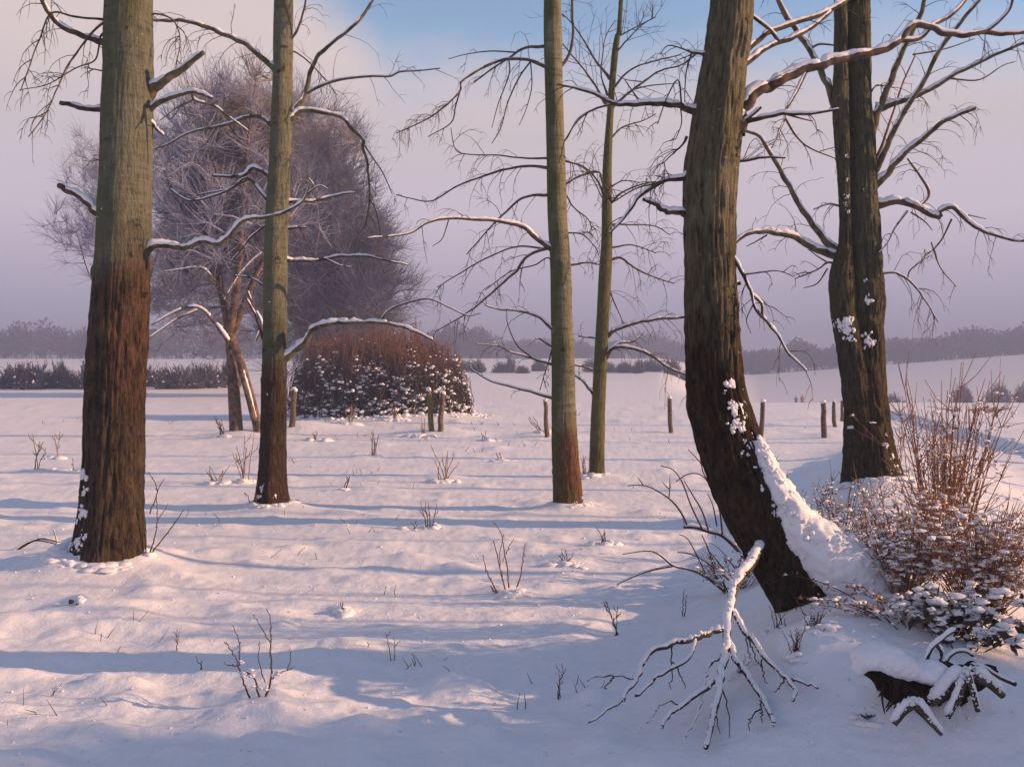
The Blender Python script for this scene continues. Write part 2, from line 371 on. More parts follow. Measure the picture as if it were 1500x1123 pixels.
def snow_strip(mb, pts, rad, rng, thick=1.0, gap=.0):
    n = max(6, int(np.sum(np.linalg.norm(np.diff(pts, axis=0), axis=1)) / max(.012, rad.mean() * .8))); n = min(n, 160)
    s = np.linspace(0, 1, len(pts)); u = np.linspace(0, 1, n)
    p = np.stack([np.interp(u, s, pts[:, k]) for k in range(3)], 1); r = np.interp(u, s, rad)
    t = np.gradient(p, axis=0); t /= np.linalg.norm(t, axis=1, keepdims=True) + 1e-9
    up = np.array([0, 0, 1.]); side = np.cross(t, up); sn = np.linalg.norm(side, axis=1, keepdims=True); side = side / (sn + 1e-6); uv = np.cross(side, t)
    off = rng.uniform(0, 99); L = np.concatenate([[0], np.cumsum(np.linalg.norm(np.diff(p, axis=0), axis=1))])
    nz = vnoise(L / (r.mean() * 5 + .01) + off, 0, 0) ; nz2 = vnoise(L / (r.mean() * 1.6 + .004) + off, 3, 0)
    k = np.clip(sn[:, 0] * 1.5, 0, 1) * (.66 + .42 * nz + .45 * (nz2 - .5)); k = np.where(nz < gap, k * .12, k)
    k[0] *= .3; k[-1] *= .05
    a = np.minimum(r * .98, r * .98) * np.clip(k * 1.25, .02, 1.05); b = (r * .72 + .0025) * thick * k
    c = p + uv * (r * .52 + b * .35)[:, None]
    S = 9; th = np.arange(S) * 2 * np.pi / S
    wob = 1 + .28 * (rng.random((n, S)) - .5)
    v = c[:, None] + wob[..., None] * (side[:, None] * (a[:, None] * np.cos(th)[None])[..., None] + uv[:, None] * (b[:, None] * np.sin(th)[None])[..., None])
    kk = np.arange(n - 1)[:, None] * S; j = np.arange(S)[None]; j2 = (j + 1) % S
    mb.add(v, np.stack([kk + j, kk + j2, kk + S + j2, kk + S + j], -1).reshape(-1, 4))
def twigs(mb, pts, rad, rng, n, length, r0, droop=.5, depth=2, spread=(25, 75), plane=.55, tmin=.12):
    """thin twigs that leave a branch, with side twigs of their own"""
    s = np.linspace(0, 1, len(pts))
    for _ in range(n):
        u = tmin + (1 - tmin) * rng.random() ** .8; p = np.array([np.interp(u, s, pts[:, k]) for k in range(3)])
        i = min(int(u * (len(pts) - 1)), len(pts) - 2); t = pts[i + 1] - pts[i]; t /= np.linalg.norm(t) + 1e-9
        ax = np.array([rng.normal() * .35, rng.choice([-1, 1]) * 1.0, rng.normal() * .35]); ax /= np.linalg.norm(ax)
        an = math.radians(rng.uniform(*spread)); ca, sa = math.cos(an), math.sin(an)
        d = t * ca + np.cross(ax, t) * sa + ax * ax.dot(t) * (1 - ca)
        d[1] += rng.normal() * .35; d /= np.linalg.norm(d)
        l = length * rng.uniform(.35, 1.1) * (1 - .35 * u); K = 6; q = [p]; dd = d.copy()
        for k in range(K - 1):
            dd = dd + np.array([rng.normal() * .13, rng.normal() * .13, rng.normal() * .13 - droop * .16 * (k + .5)]); dd /= np.linalg.norm(dd); q.append(q[-1] + dd * l / (K - 1))
        q = np.array(q); rr = r0 * rng.uniform(.7, 1.15); r = np.linspace(rr, rr * .35, K)
        mb.tubes(q, r, 4)
        if depth > 1: twigs(mb, q, r, rng, rng.integers(1, 4), length * .45, r0 * .62, droop, depth - 1, spread, plane, .25)
def pxpoly(pl, Y, slope, n):
    """pixel polyline -> 3-D; the branch also runs towards or away from the viewer"""
    p = smooth(pl, n); d = np.linalg.norm(p - p[0], axis=1) * Y / F
    Yv = Y + slope * d
    return np.stack([(p[:, 0] - CX) * Yv / F, Yv, CAMZ - (p[:, 1] - HZ) * Yv / F], 1), Yv
def branch(tree, pl, Y, r0, r1, mat, seed, snow=0., slope=None, tw=0, twl=.5, blunt=False, subs=(), droop=.5, gap=.18, thick=1., twr=.0042, label=None, taper=.8):
    """one limb with its side branches and twigs = one mesh; its snow = a sub-part. radii in pixels"""
    rng = np.random.default_rng(seed); mb = MB(); sb = MB()
    slope = rng.uniform(-.35, .35) if slope is None else slope
    n = max(12, int(len(pl) * 7)); pts, Yv = pxpoly(pl, Y, slope, n)
    u = np.linspace(0, 1, n); r = (r0 + (r1 - r0) * u ** taper) * Yv / F
    r = r * (1 + .55 * np.exp(-u * n / 3.2))      # swollen collar where the limb leaves the trunk
    kn = 1 + .16 * (vnoise(u * n * .45, seed, 0) - .5); r = r * kn
    pts = pts + (np.stack([vnoise(u * n * .3, seed, k) for k in range(3)], 1) - .5) * (r[:, None] * .7)
    mb.tubes(pts, r, 10 if r0 > 3 else 7, close=True)
    if snow: snow_strip(sb, pts, r, rng, snow * thick, gap)
    if tw: twigs(mb, pts, r, rng, int(tw * 1.5), twl, twr, droop)
    for sp in subs:
        pl2, q0, q1 = sp[0], sp[1], sp[2]; sn = sp[3] if len(sp) > 3 else 0; tw2 = sp[4] if len(sp) > 4 else 0
        # start depth: nearest point of the main limb in the picture
        pp = smooth(pl, n); i = int(np.argmin(np.linalg.norm(pp - np.array(pl2[0]), axis=1)))
        n2 = max(10, len(pl2) * 6); p2, Y2 = pxpoly(pl2, Yv[i], rng.uniform(-.35, .35), n2); r2 = np.linspace(q0, q1, n2) * Y2 / F
        mb.tubes(p2, r2, 7, close=True)
        if sn: snow_strip(sb, p2, r2, rng, sn, gap)
        if tw2: twigs(mb, p2, r2, rng, tw2, twl * .7, twr, droop)
    o = mb.build('branch', mat, tree)
    if label: o['label'] = label
    if sb.n: sb.build('snow', M['snow'], o)
    return o
def trunk_snow(tr, spots, seed, flat=.45):
    rng = np.random.default_rng(seed); mb = MB(); c, r = [], []
    for px, py, rp in spots:
        for k in range(max(3, int(rp * 2.2))):
            qx, qy = px + rng.normal() * rp * .45, py + rng.normal() * rp * .55; Yq = tr.c[0][1]; s = rp * rng.uniform(.14, .46) * Yq / F
            c.append(tr.front(qx, qy)); r.append((s * rng.uniform(.7, 1.1), s * flat, s * rng.uniform(.7, 1.4)))
    mb.lumps(c, r, rng, .35); return mb.build('snow', M['snow'], tr.obj)

def up_to(edges, y):      # carry a trunk on above the picture
    a, b = edges[0], edges[min(3, len(edges) - 1)]; k = (y - a[0]) / (b[0] - a[0]); w0 = a[2] - a[1]; c0 = (a[1] + a[2]) / 2; c1 = (b[1] + b[2]) / 2
    c = c0 + (c1 - c0) * k * .6; w = w0 * .55
    return [(y, c - w / 2, c + w / 2)] + list(edges)
def crown_above(tree, tr, mat, seed, n=9, lo=.15, L=1.6, r=.02):
    """leafless limbs above the picture's upper edge"""
    rng = np.random.default_rng(seed); top = tr.c[0]; K = int(len(tr.c) * .22)
    for k in range(n):
        i = rng.integers(0, max(2, K)); p = tr.c[i]; a = rng.uniform(0, 2 * math.pi); d = np.array([math.cos(a), math.sin(a), rng.uniform(.35, .9)])
        l = L * rng.uniform(.6, 1.1); pts = smooth([p, p + d * l * .5 + np.array([0, 0, .05]), p + d * l + np.array([0, 0, .25 * l])], 14)
        rr = np.linspace(r, r * .25, 14); mb = MB(); mb.tubes(pts, rr, 6); twigs(mb, pts, rr, rng, 9, l * .5, .005, .1); mb.build('branch', mat, tree)

# --- depths
Y1, Y2, Y3, Y4, Y5, Y6 = 7.6, 10.8, 10.8, 13.8, 5.1, 9.6
MOUNDS += [(P(150, 0, Y1)[0] - .12, Y1 + .12, .19, .42), (P(165, 0, Y1)[0], Y1, .05, .9), (P(400, 0, Y2)[0], Y2, .11, .38), (P(833, 0, Y3)[0] + .03, Y3, .09, .36), (P(874, 0, Y4)[0], Y4, .07, .3),
           (P(1240, 0, Y5)[0], Y5 + .05, .10, .34), (P(1275, 0, Y6)[0], Y6, .10, .5), (P(345, 0, 21.2)[0], 21.2, .10, .7),
           (P(375, 0, 27)[0] * 21.5 / 27, 21.5, .08, .6)]

def tree_at(tr_edges, Y, label, name='bare_tree'):
    e = tr_edges[-1]; x = ((e[1] + e[2]) / 2 - CX) * Y / F
    return thing(name, (x, Y, gz(x, Y)), label, 'tree')

# --- 1: the thick tree on the left
E1 = up_to([(24, 155, 222), (100, 153.5, 222.5), (150, 151, 221), (250, 148, 220), (300, 144, 220), (375, 141, 218), (500, 133, 214), (600, 128, 210), (700, 122, 206), (750, 117, 205), (800, 109, 207), (835, 101, 211), (850, 97, 213)], -330)
T1 = tree_at(E1, Y1, 'thick bare tree at far left with ridged reddish bark below and smooth olive bark above')
t1 = Trunk(E1, Y1, T1, M['bark_thick'], sides=150, dz=.014, amp=.015, amp_up=.0035, zamp=(2.1, 2.6), flare=.16, seed=1, freq=105)
BD, BB, BO = M['branch_dark'], M['branch_brown'], M['branch_olive']
branch(T1, Z('A', [(500, 200), (455, 185), (360, 155), (290, 130), (225, 75), (190, 10), (165, -120)]), Y1, 5, 2.5, BD, 11, snow=1.1, tw=5)
branch(T1, Z('A', [(490, 485), (440, 480), (350, 470), (260, 450)]), Y1, 4.5, 3, BD, 12, snow=1.0)
branch(T1, Z('A', [(470, 960), (425, 930), (370, 880), (330, 850), (262, 818)]), Y1, 6, 4, BD, 13, snow=1.2)
branch(T1, Z('A', [(620, 430), (655, 405), (720, 355), (800, 300), (895, 228)]), Y1, 8.5, 3.5, BO, 14, snow=.8, slope=-.2, gap=.3, label='thick snapped limb with a splintered end')
branch(T1, Z('A', [(640, 490), (665, 475), (720, 440), (800, 412), (860, 405), (935, 432)]), Y1, 4.5, 2, BO, 15, snow=1.5, slope=-.3,
       subs=[(Z('A', [(840, 410), (843, 440), (780, 470), (700, 530)]), 1.4, .7), (Z('A', [(842, 420), (860, 443), (940, 465), (1000, 510), (1090, 575)]), 2.0, .9, 1.0, 2)])
branch(T1, Z('A', [(640, 530), (665, 540), (690, 570), (720, 595)]), Y1, 2.6, 1.5, BB, 16, snow=1.2)
branch(T1, Z('A', [(600, 1160), (645, 1115), (690, 1072), (800, 1088), (880, 1060), (960, 1070), (1010, 1030), (1070, 965), (1160, 955), (1250, 930), (1330, 880), (1358, 820)]), Y1, 5.2, 1.4, BO, 17, snow=1.5, slope=-.12, gap=.08,
       subs=[(Z('A', [(1335, 870), (1375, 820), (1345, 770)]), 1.3, .6, .8, 2), (Z('A', [(1345, 850), (1400, 815), (1440, 830)]), 1.2, .6, .8)], label='long crooked limb under a ridge of snow')
branch(T1, Z('A', [(500, 90), (455, 100), (400, 150), (330, 240), (290, 300), (250, 390), (200, 500), (125, 600)]), Y1, 1.9, .7, BB, 18, tw=9, twl=.38, droop=1.0, slope=-.3)
branch(T1, Z('A', [(500, 60), (455, 85), (330, 75), (225, 60), (170, 180), (130, 290), (90, 400)]), Y1, 2.0, .7, BB, 19, tw=9, twl=.38, droop=1.0, slope=-.2)
branch(T1, Z('A', [(480, 312), (445, 310), (400, 302), (370, 298)]), Y1, 1.4, .7, BB, 20, tw=2, twl=.15)
branch(T1, Z('A', [(480, 705), (440, 700), (400, 708), (360, 704)]), Y1, 1.0, .5, BB, 21, tw=2, twl=.15)
branch(T1, Z('A', [(480, 130), (440, 160), (420, 260), (330, 300), (210, 370), (85, 395)]), Y1, 1.5, .6, BB, 22, tw=6, twl=.35, droop=.9)
branch(T1, Z('A', [(640, 80), (680, 60), (760, 90), (790, 180), (770, 300)]), Y1, 1.6, .6, BB, 23, tw=7, twl=.35, droop=1.1)
crown_above(T1, t1, BB, 101, 8)
trunk_snow(t1, [(134, 692, 9), (138, 715, 6), (137, 745, 8), (126, 760, 5), (146, 775, 7), (133, 790, 9), (118, 795, 7), (150, 800, 6), (128, 810, 9), (113, 808, 7), (141, 815, 9), (160, 818, 4), (164, 154, 3), (165, 312, 3.5), (154, 321, 2), (205, 818, 5)], 31)

# --- 2: slim tree, left of the middle
E2 = up_to([(24, 401, 429), (100, 400.5, 428), (180, 397, 427), (250, 394, 425), (310, 390, 423), (400, 386, 421), (500, 385, 420), (600, 383, 418.5), (660, 381, 418.5), (700, 378, 419), (730, 374, 423), (745, 371, 427)], -330)
T2 = tree_at(E2, Y2, 'slim bare tree with grey green bark, second trunk from the left')
t2 = Trunk(E2, Y2, T2, M['bark_second'], sides=96, dz=.022, amp=.008, amp_up=.0018, zamp=(1.7, 2.1), flare=.15, seed=2, freq=110)
branch(T2, Z('A', [(1250, 350), (1225, 330), (1150, 255), (1080, 195), (980, 150), (900, 118), (800, 92), (680, 90), (600, 60)]), Y2, 5, 1.8, BO, 41, snow=1.1, tw=13, twl=.8, droop=1.2, slope=-.15)
branch(T2, Z('A', [(1235, 530), (1260, 515), (1300, 470), (1340, 400), (1360, 320), (1400, 240), (1480, 170), (1530, 130), (1600, 60), (1660, -50), (1700, -160)]), Y2, 4, 1.6, BO, 42, snow=.5, tw=6, twl=.6,
       subs=[(Z('A', [(1345, 410), (1400, 380), (1490, 350), (1620, 335), (1710, 335), (1755, 315), (1840, 310), (1930, 300)]), 2.4, .9, .8, 8)], droop=.2)
branch(T2, Z('A', [(1250, 530), (1285, 515), (1330, 485), (1400, 490), (1497, 515), (1540, 560), (1595, 620), (1590, 650), (1610, 720), (1620, 870), (1600, 1000)]), Y2, 3.8, 1.0, BO, 43, snow=1.2, tw=6, twl=.6, droop=1.3,
       subs=[(Z('A', [(1600, 640), (1640, 700), (1680, 760), (1720, 850)]), 1.2, .6, 0, 3), (Z('A', [(1620, 870), (1650, 930), (1670, 1040)]), 1.1, .6)])
branch(T2, Z('A', [(1215, 560), (1190, 545), (1150, 515), (1080, 515), (1000, 545), (840, 580), (740, 630), (670, 655)]), Y2, 3.2, 1, BO, 44, snow=1.0, slope=.2, tw=5, twl=.5,
       subs=[(Z('A', [(1000, 540), (1030, 590), (1075, 620)]), 1.2, .6), (Z('A', [(950, 560), (910, 620), (880, 650)]), 1., .5)])
branch(T2, Z('A', [(1210, 800), (1175, 765), (1110, 738), (1060, 772), (930, 772)]), Y2, 3.6, 1.6, BD, 45, snow=1.4)
branch(T2, Z('A', [(1200, 885), (1170, 872), (1085, 785), (1000, 835), (840, 880), (745, 828)]), Y2, 2.6, 1.1, BD, 46, snow=1.1, tw=3, twl=.35, subs=[(Z('A', [(1080, 790), (1000, 830), (890, 850), (830, 872)]), 1.6, .8, 1.)])
branch(T2, Z('A', [(1240, 890), (1275, 885), (1380, 880), (1500, 850), (1560, 845)]), Y2, 2.8, 1.2, BD, 47, snow=1.2, tw=2, twl=.3)
branch(T2, Z('A', [(1200, 975), (1165, 990), (1100, 1040), (1040, 1120)]), Y2, 2.2, .9, BD, 48, snow=.9, tw=2, twl=.3)
branch(T2, Z('A', [(1240, 1000), (1265, 1000), (1345, 997)]), Y2, 2.2, 1.4, BD, 49, snow=1.1, subs=[(Z('A', [(1315, 1000), (1345, 1060), (1380, 1130)]), 1.1, .6)])
branch(T2, Z('D', [(1230, 22), (1265, 20), (1380, 20), (1440, 10), (1490, 0), (1600, 0), (1660, 12), (1740, 28), (1790, 40)]), Y2, 2.8, 1, BD, 50, snow=1.2, tw=3, twl=.3, subs=[(Z('D', [(1430, 12), (1490, 40), (1550, 50)]), 1.4, .7, .8)])
branch(T2, Z('D', [(1235, 460), (1270, 435), (1340, 380), (1370, 320), (1440, 297), (1500, 290), (1560, 292), (1660, 292), (1780, 315), (1900, 370)]), Y2, 5.2, 1.4, BO, 51, snow=1.6, gap=.06, slope=-.2, tw=3, twl=.4,
       subs=[(Z('D', [(1665, 290), (1710, 235), (1800, 200), (1885, 188), (1970, 225), (2050, 260), (2110, 250)]), 1.9, .7, .8, 4), (Z('D', [(1345, 395), (1390, 395), (1425, 388)]), 1.5, .9), (Z('D', [(1450, 300), (1475, 270), (1490, 240)]), 1.5, .9, .5)],
       label='lowest limb, bent up like an elbow and capped with snow')
branch(T2, Z('D', [(1180, 140), (1155, 128), (1100, 95), (1030, 85)]), Y2, 1.8, .9, BD, 52, snow=1.1, tw=3, twl=.3)
branch(T2, Z('D', [(1170, 380), (1150, 350), (1120, 260), (1080, 185)]), Y2, 2.4, 1.2, BD, 53, snow=1.3)
branch(T2, Z('A', [(1240, 200), (1285, 160), (1310, 110), (1335, 30), (1360, -120)]), Y2, 2, 1, BO, 54, snow=.6, tw=7, twl=.5, droop=1.)
branch(T2, Z('A', [(1240, 240), (1300, 230), (1400, 320), (1480, 420)]), Y2, 1.3, .6, BB, 55, tw=6, twl=.5, droop=.9)
crown_above(T2, t2, BB, 102, 8)
trunk_snow(t2, [(395, 705, 5), (388, 715, 4), (398, 722, 6), (384, 724, 5), (407, 728, 5), (400, 444, 2.5), (396, 576, 2.)], 32)

# --- 3: straight mossy tree in the middle
E3 = up_to([(24, 797, 822), (150, 799, 825), (250, 801, 828), (330, 803, 831), (375, 805, 835), (500, 808, 841), (600, 808, 843), (660, 809, 846), (700, 810, 850), (745, 811, 855), (760, 810, 858)], -330)
T3 = tree_at(E3, Y3, 'straight mossy green tree in the middle with orange brown lower bark')
t3 = Trunk(E3, Y3, T3, M['bark_mossy'], sides=96, dz=.022, amp=.007, amp_up=.0018, zamp=(.7, 1.3), flare=.1, seed=3, freq=110)
i3 = iter(range(301, 340))
def b3(k, pts, r0, r1, **kw): return branch(T3, Z(k, pts), Y3, r0, r1, BB, next(i3), **{**dict(tw=6, twl=.55, droop=.7), **kw})
b3('B', [(920, 300), (890, 290), (820, 265), (740, 258), (660, 280), (580, 320), (525, 360), (520, 400), (460, 460), (380, 520), (240, 585)], 2.9, .9, snow=.5, tw=14, droop=1.1,
   subs=[(Z('B', [(520, 400), (500, 470), (480, 540), (380, 600)]), 1.3, .6, 0, 2), (Z('B', [(830, 270), (780, 340), (730, 450), (700, 560), (660, 630)]), 1.3, .6, 0, 4), (Z('B', [(735, 262), (735, 330), (690, 450), (660, 560)]), 1.1, .5, 0, 2), (Z('B', [(830, 275), (835, 380), (810, 480), (780, 550)]), 1., .5, 0, 2)])
b3('B', [(920, 205), (890, 205), (810, 210), (740, 250), (650, 310), (580, 365)], 2.5, .9, tw=6, subs=[(Z('B', [(760, 230), (650, 225), (540, 240), (470, 260)]), 1.2, .6, 0, 2)])
b3('B', [(930, 700), (895, 695), (780, 692), (680, 680), (560, 678), (500, 655), (480, 560)], 1.6, .6, tw=6)
b3('B', [(930, 740), (900, 735), (820, 728), (700, 748), (600, 780), (500, 820), (400, 880), (300, 870), (240, 853)], 2.3, .7, tw=9, droop=1.)
b3('B', [(930, 850), (900, 855), (800, 865), (720, 930), (660, 990), (550, 1115)], 2.5, .8, tw=6, snow=.4)
b3('B', [(945, 1110), (915, 1085), (850, 1040), (790, 995), (700, 970), (560, 960), (460, 960), (380, 975), (290, 1025), (110, 1045)], 3.7, .9, snow=1.3, gap=.1, tw=6, subs=[(Z('B', [(470, 965), (460, 1000), (440, 1050), (400, 1080)]), 1., .5)])
b3('B', [(930, 1080), (900, 1085), (830, 1115), (790, 1155), (770, 1185), (700, 1245), (635, 1305), (540, 1380), (410, 1455)], 2.8, .9, tw=7, snow=.5, droop=.9)
b3('B', [(935, 1040), (905, 1090), (780, 1080), (640, 1130), (500, 1210), (420, 1260)], 1.7, .7, tw=6)
b3('E', [(960, 350), (935, 330), (860, 265), (770, 240), (700, 235), (630, 215)], 2.6, 1., snow=.8, tw=4)
b3('E', [(950, 420), (925, 400), (865, 360)], 1.7, 1., tw=1, twl=.2)
b3('E', [(950, 485), (920, 475), (830, 445), (740, 420), (690, 395), (590, 385)], 2.1, .8, snow=.6, tw=3, twl=.3, subs=[(Z('E', [(830, 440), (770, 390), (730, 300), (725, 240)]), 1.1, .5)])
b3('E', [(950, 640), (920, 622), (850, 600), (770, 580), (650, 545), (560, 490)], 2.4, .9, snow=.8, tw=3, twl=.3)
b3('E', [(950, 130), (915, 10), (850, 40), (740, 70), (630, 150)], 1.4, .6, tw=5, twl=.4)
b3('B', [(935, 320), (965, 290), (1000, 240), (1015, 170), (1015, 75), (1012, 0), (1000, -140)], 2.6, 1.4, tw=5, droop=0)
b3('B', [(950, 820), (985, 855), (1020, 910), (1080, 960), (1100, 1010)], 1.6, .7, tw=7, twl=.4, droop=1.1)
b3('B', [(950, 690), (985, 705), (1060, 735), (1100, 780), (1150, 880)], 1.5, .7, tw=5, twl=.4, droop=1.)
b3('E', [(980, 40), (1010, 40), (1080, 28), (1140, 40)], 1.9, .9, tw=4, twl=.35)
b3('B', [(950, 810), (985, 805), (1050, 770), (1130, 755), (1150, 850)], 1.6, .7, tw=4, twl=.35)
b3('B', [(960, 1025), (1000, 1020), (1060, 1030), (1110, 1080), (1130, 1120)], 1.4, .6, tw=6, twl=.4, droop=1.1)
b3('B', [(930, 560), (975, 620), (1030, 530), (1080, 490), (1160, 460)], 1.5, .8, tw=3, twl=.3)
b3('E', [(985, 480), (1020, 478), (1060, 485), (1105, 497)], 1.7, 1., snow=.6, tw=2, twl=.3)
b3('E', [(930, 380), (915, 440), (890, 520), (870, 590)], 1.2, .6, tw=4, twl=.3, droop=1.2)
crown_above(T3, t3, BB, 103, 8)
trunk_snow(t3, [(815, 738, 3), (842, 735, 5), (850, 728, 5), (846, 607, 4)], 33)

# --- 4: slender tree beside it
E4 = up_to([(24, 905, 911.5), (50, 901, 909), (80, 895.8, 905.8), (150, 890, 899.5), (250, 883, 896), (350, 880.8, 896.5), (400, 877, 895.5), (500, 872, 890.5), (600, 866, 886.5), (650, 864, 885), (690, 862.5, 885), (703, 861, 887)], -260)
T4 = tree_at(E4, Y4, 'slender leaning green tree just right of the straight mossy one')
t4 = Trunk(E4, Y4, T4, M['bark_slim'], sides=72, dz=.03, amp=.005, amp_up=.002, zamp=(.7, 1.3), flare=.1, seed=4, freq=110)
i4 = iter(range(401, 440))
def b4(k, pts, r0, r1, **kw): return branch(T4, Z(k, pts), Y4, r0, r1, BB, next(i4), **{**dict(tw=6, twl=.7, droop=.5, twr=.0048), **kw})
b4('B', [(1180, 345), (1165, 325), (1110, 260), (1060, 170), (1000, 90), (960, 60)], 2.1, .9, snow=.4, droop=0)
b4('B', [(1175, 465), (1155, 450), (1110, 370), (1060, 300), (1000, 230), (965, 185)], 2.1, .9, snow=.4, droop=.2)
b4('B', [(1180, 395), (1200, 380), (1250, 320), (1330, 280), (1490, 240)], 1.8, .8, snow=.3)
b4('B', [(1180, 480), (1205, 455), (1270, 400), (1340, 350), (1400, 310), (1490, 285), (1560, 230)], 2.3, .9, snow=.4, droop=.2, subs=[(Z('B', [(1290, 390), (1360, 375), (1480, 365)]), 1.2, .6), (Z('B', [(1330, 360), (1250, 350), (1210, 330)]), 1., .5)])
b4('B', [(1170, 610), (1190, 598), (1240, 555), (1320, 530), (1380, 500)], 1.5, .7)
b4('B', [(1170, 910), (1185, 890), (1230, 845), (1330, 805), (1400, 800)], 1.8, .8)
b4('B', [(1170, 830), (1190, 815), (1240, 792), (1310, 800)], 1.4, .6, tw=3)
b4('B', [(1175, 890), (1155, 865), (1120, 790), (1060, 730), (980, 708)], 1.7, .8)
b4('B', [(1170, 830), (1145, 800), (1130, 757), (1060, 770), (985, 805)], 1.6, .7)
b4('E', [(1145, 370), (1170, 352), (1210, 320), (1300, 290), (1400, 275), (1497, 268), (1600, 255)], 3.2, 1.4, snow=1.2, tw=8, droop=1.)
b4('E', [(1145, 460), (1165, 435), (1200, 400), (1270, 402), (1350, 430), (1420, 480), (1500, 515), (1600, 540)], 3.1, 1.0, snow=1.0, tw=8, droop=1.2, subs=[(Z('E', [(1185, 405), (1220, 380), (1280, 375), (1318, 342)]), 2., 1., .8, 2)])
b4('E', [(1165, 20), (1190, 12), (1230, 10), (1300, 60), (1380, 95), (1460, 120)], 2., .8, tw=8, droop=1.)
b4('E', [(1135, 365), (1110, 360), (1040, 352)], 1.6, .9, snow=.4, tw=2, twl=.3)
b4('E', [(1130, 640), (1107, 612), (1070, 560), (1018, 518)], 2.7, 1.2, snow=1.2, tw=0)
b4('B', [(1165, 1095), (1190, 1085), (1280, 1075), (1380, 1110)], 1.5, .7)
b4('B', [(1190, 235), (1212, 222), (1250, 180), (1320, 110), (1380, 75)], 1.4, .6, droop=0)
b4('B', [(1165, 420), (1140, 330), (1147, 230), (1160, 160), (1200, 90)], 1.3, .6, droop=0)
b4('B', [(1200, 170), (1225, 155), (1290, 120), (1370, 80)], 1.2, .6, droop=0)
b4('B', [(1165, 1000), (1185, 985), (1260, 985), (1370, 990), (1440, 1030)], 1.5, .7, droop=1.)
b4('E', [(1150, 130), (1175, 150), (1200, 210), (1240, 300)], 1.5, .6, droop=1.)
crown_above(T4, t4, BB, 104, 6, L=1.4, r=.016)

# --- 5: the leaning tree with the snowy foot
E5 = up_to([(24, 1040, 1103), (90, 1030, 1094), (150, 1019, 1088), (210, 1009, 1083), (260, 1002.5, 1078), (330, 1003, 1075), (400, 1005, 1076), (470, 1005, 1080), (550, 1007, 1086), (608, 1013, 1098), (658, 1027, 1116), (708, 1043, 1140), (750, 1062, 1166), (781, 1080, 1186), (815, 1099, 1204), (848, 1117, 1226), (882, 1134, 1250), (915, 1146, 1275), (940, 1150, 1292)], -330)
x5 = (1195 - CX) * Y5 / F
T5 = thing('bare_tree', (x5, Y5, gz(x5, Y5)), 'crooked leaning tree with furrowed dark bark and a snow covered foot', 'tree')
t5 = Trunk(E5, Y5, T5, M['bark_leaning'], sides=150, dz=.011, amp=.015, amp_up=.011, zamp=(1.4, 2.6), seed=5, freq=95, below=.3)
i5 = iter(range(501, 540))
def b5(k, pts, r0, r1, mat=BD, **kw): return branch(T5, Z(k, pts), Y5, r0, r1, mat, next(i5), **{**dict(twr=.0026, twl=.3, tw=3), **kw})
b5('C', [(225, 560), (262, 475), (310, 415), (400, 365), (500, 320), (600, 290), (700, 260), (830, 228), (930, 195), (978, 145), (1020, 112), (1080, 120), (1150, 148), (1250, 155), (1330, 142), (1430, 150), (1540, 135)], 11, 2.6, BB, snow=1.15, gap=.03, slope=.12, tw=7, twl=.35, taper=.6,
   subs=[(Z('C', [(1320, 145), (1370, 110), (1420, 60), (1445, 10), (1470, -130)]), 2.4, 1.6, 1.), (Z('C', [(950, 180), (1040, 168), (1100, 110), (1170, 72), (1240, 0), (1290, -120)]), 3.4, 2.2, 1., 2), (Z('C', [(540, 315), (500, 400), (455, 480), (440, 540), (390, 650)]), 3., .9, .7, 6), (Z('C', [(450, 520), (500, 600), (560, 650), (670, 695)]), 1.8, .9, .4, 3)],
   label='great limb sweeping right under a thick ridge of snow')
b5('C', [(220, 570), (260, 545), (330, 520), (430, 500), (550, 500), (690, 480)], 4, 1.4, snow=1.3, subs=[(Z('C', [(265, 535), (310, 500), (345, 470)]), 2.8, 2., 1.), (Z('C', [(450, 500), (520, 520), (570, 532)]), 1.6, .8)], slope=-.2)
b5('C', [(190, 725), (220, 712), (290, 700), (370, 690), (450, 691)], 3, 1.2, snow=1.3, tw=2)
b5('C', [(90, 510), (55, 488), (0, 470), (-10, 462), (-100, 452), (-200, 458), (-300, 455), (-380, 415), (-460, 390), (-550, 370)], 6, 1.3, snow=1.1, slope=-.1, tw=5,
   subs=[(Z('C', [(-300, 455), (-390, 480), (-460, 530), (-520, 620)]), 1.9, .8, .3, 3), (Z('C', [(-190, 445), (-220, 400), (-255, 350)]), 1.4, .7), (Z('C', [(-5, 460), (-20, 350), (-70, 430), (-110, 545)]), 1.4, .7, 0, 3), (Z('C', [(-10, 470), (-5, 540), (-30, 610)]), 1.1, .6, 0, 2)])
b5('C', [(60, 750), (20, 765), (-10, 780), (-80, 795), (-180, 850), (-230, 920), (-320, 1025)], 4.6, 1.4, snow=1.0, slope=-.15, tw=8, droop=1.1, subs=[(Z('C', [(-85, 800), (-200, 825), (-310, 890)]), 1.6, .8, .4, 3), (Z('C', [(-60, 785), (-120, 770)]), 1.3, .8, .6)])
b5('C', [(50, 930), (10, 938), (-10, 930), (-80, 925), (-130, 890), (-175, 872)], 5.4, 2.6, snow=1.3, tw=0)
b5('C', [(240, 260), (275, 225), (330, 180), (390, 140), (480, 105), (600, 65), (720, 0), (810, -130)], 4.4, 2.4, snow=1.2, slope=.3, tw=3)
b5('C', [(250, 290), (290, 265), (340, 230), (420, 185), (510, 155), (620, 75), (700, -10), (770, -130)], 3.8, 2.2, snow=1.2, slope=.3, subs=[(Z('C', [(420, 180), (380, 130), (310, 75), (235, 10), (180, -120)]), 2.6, 2., 1.)])
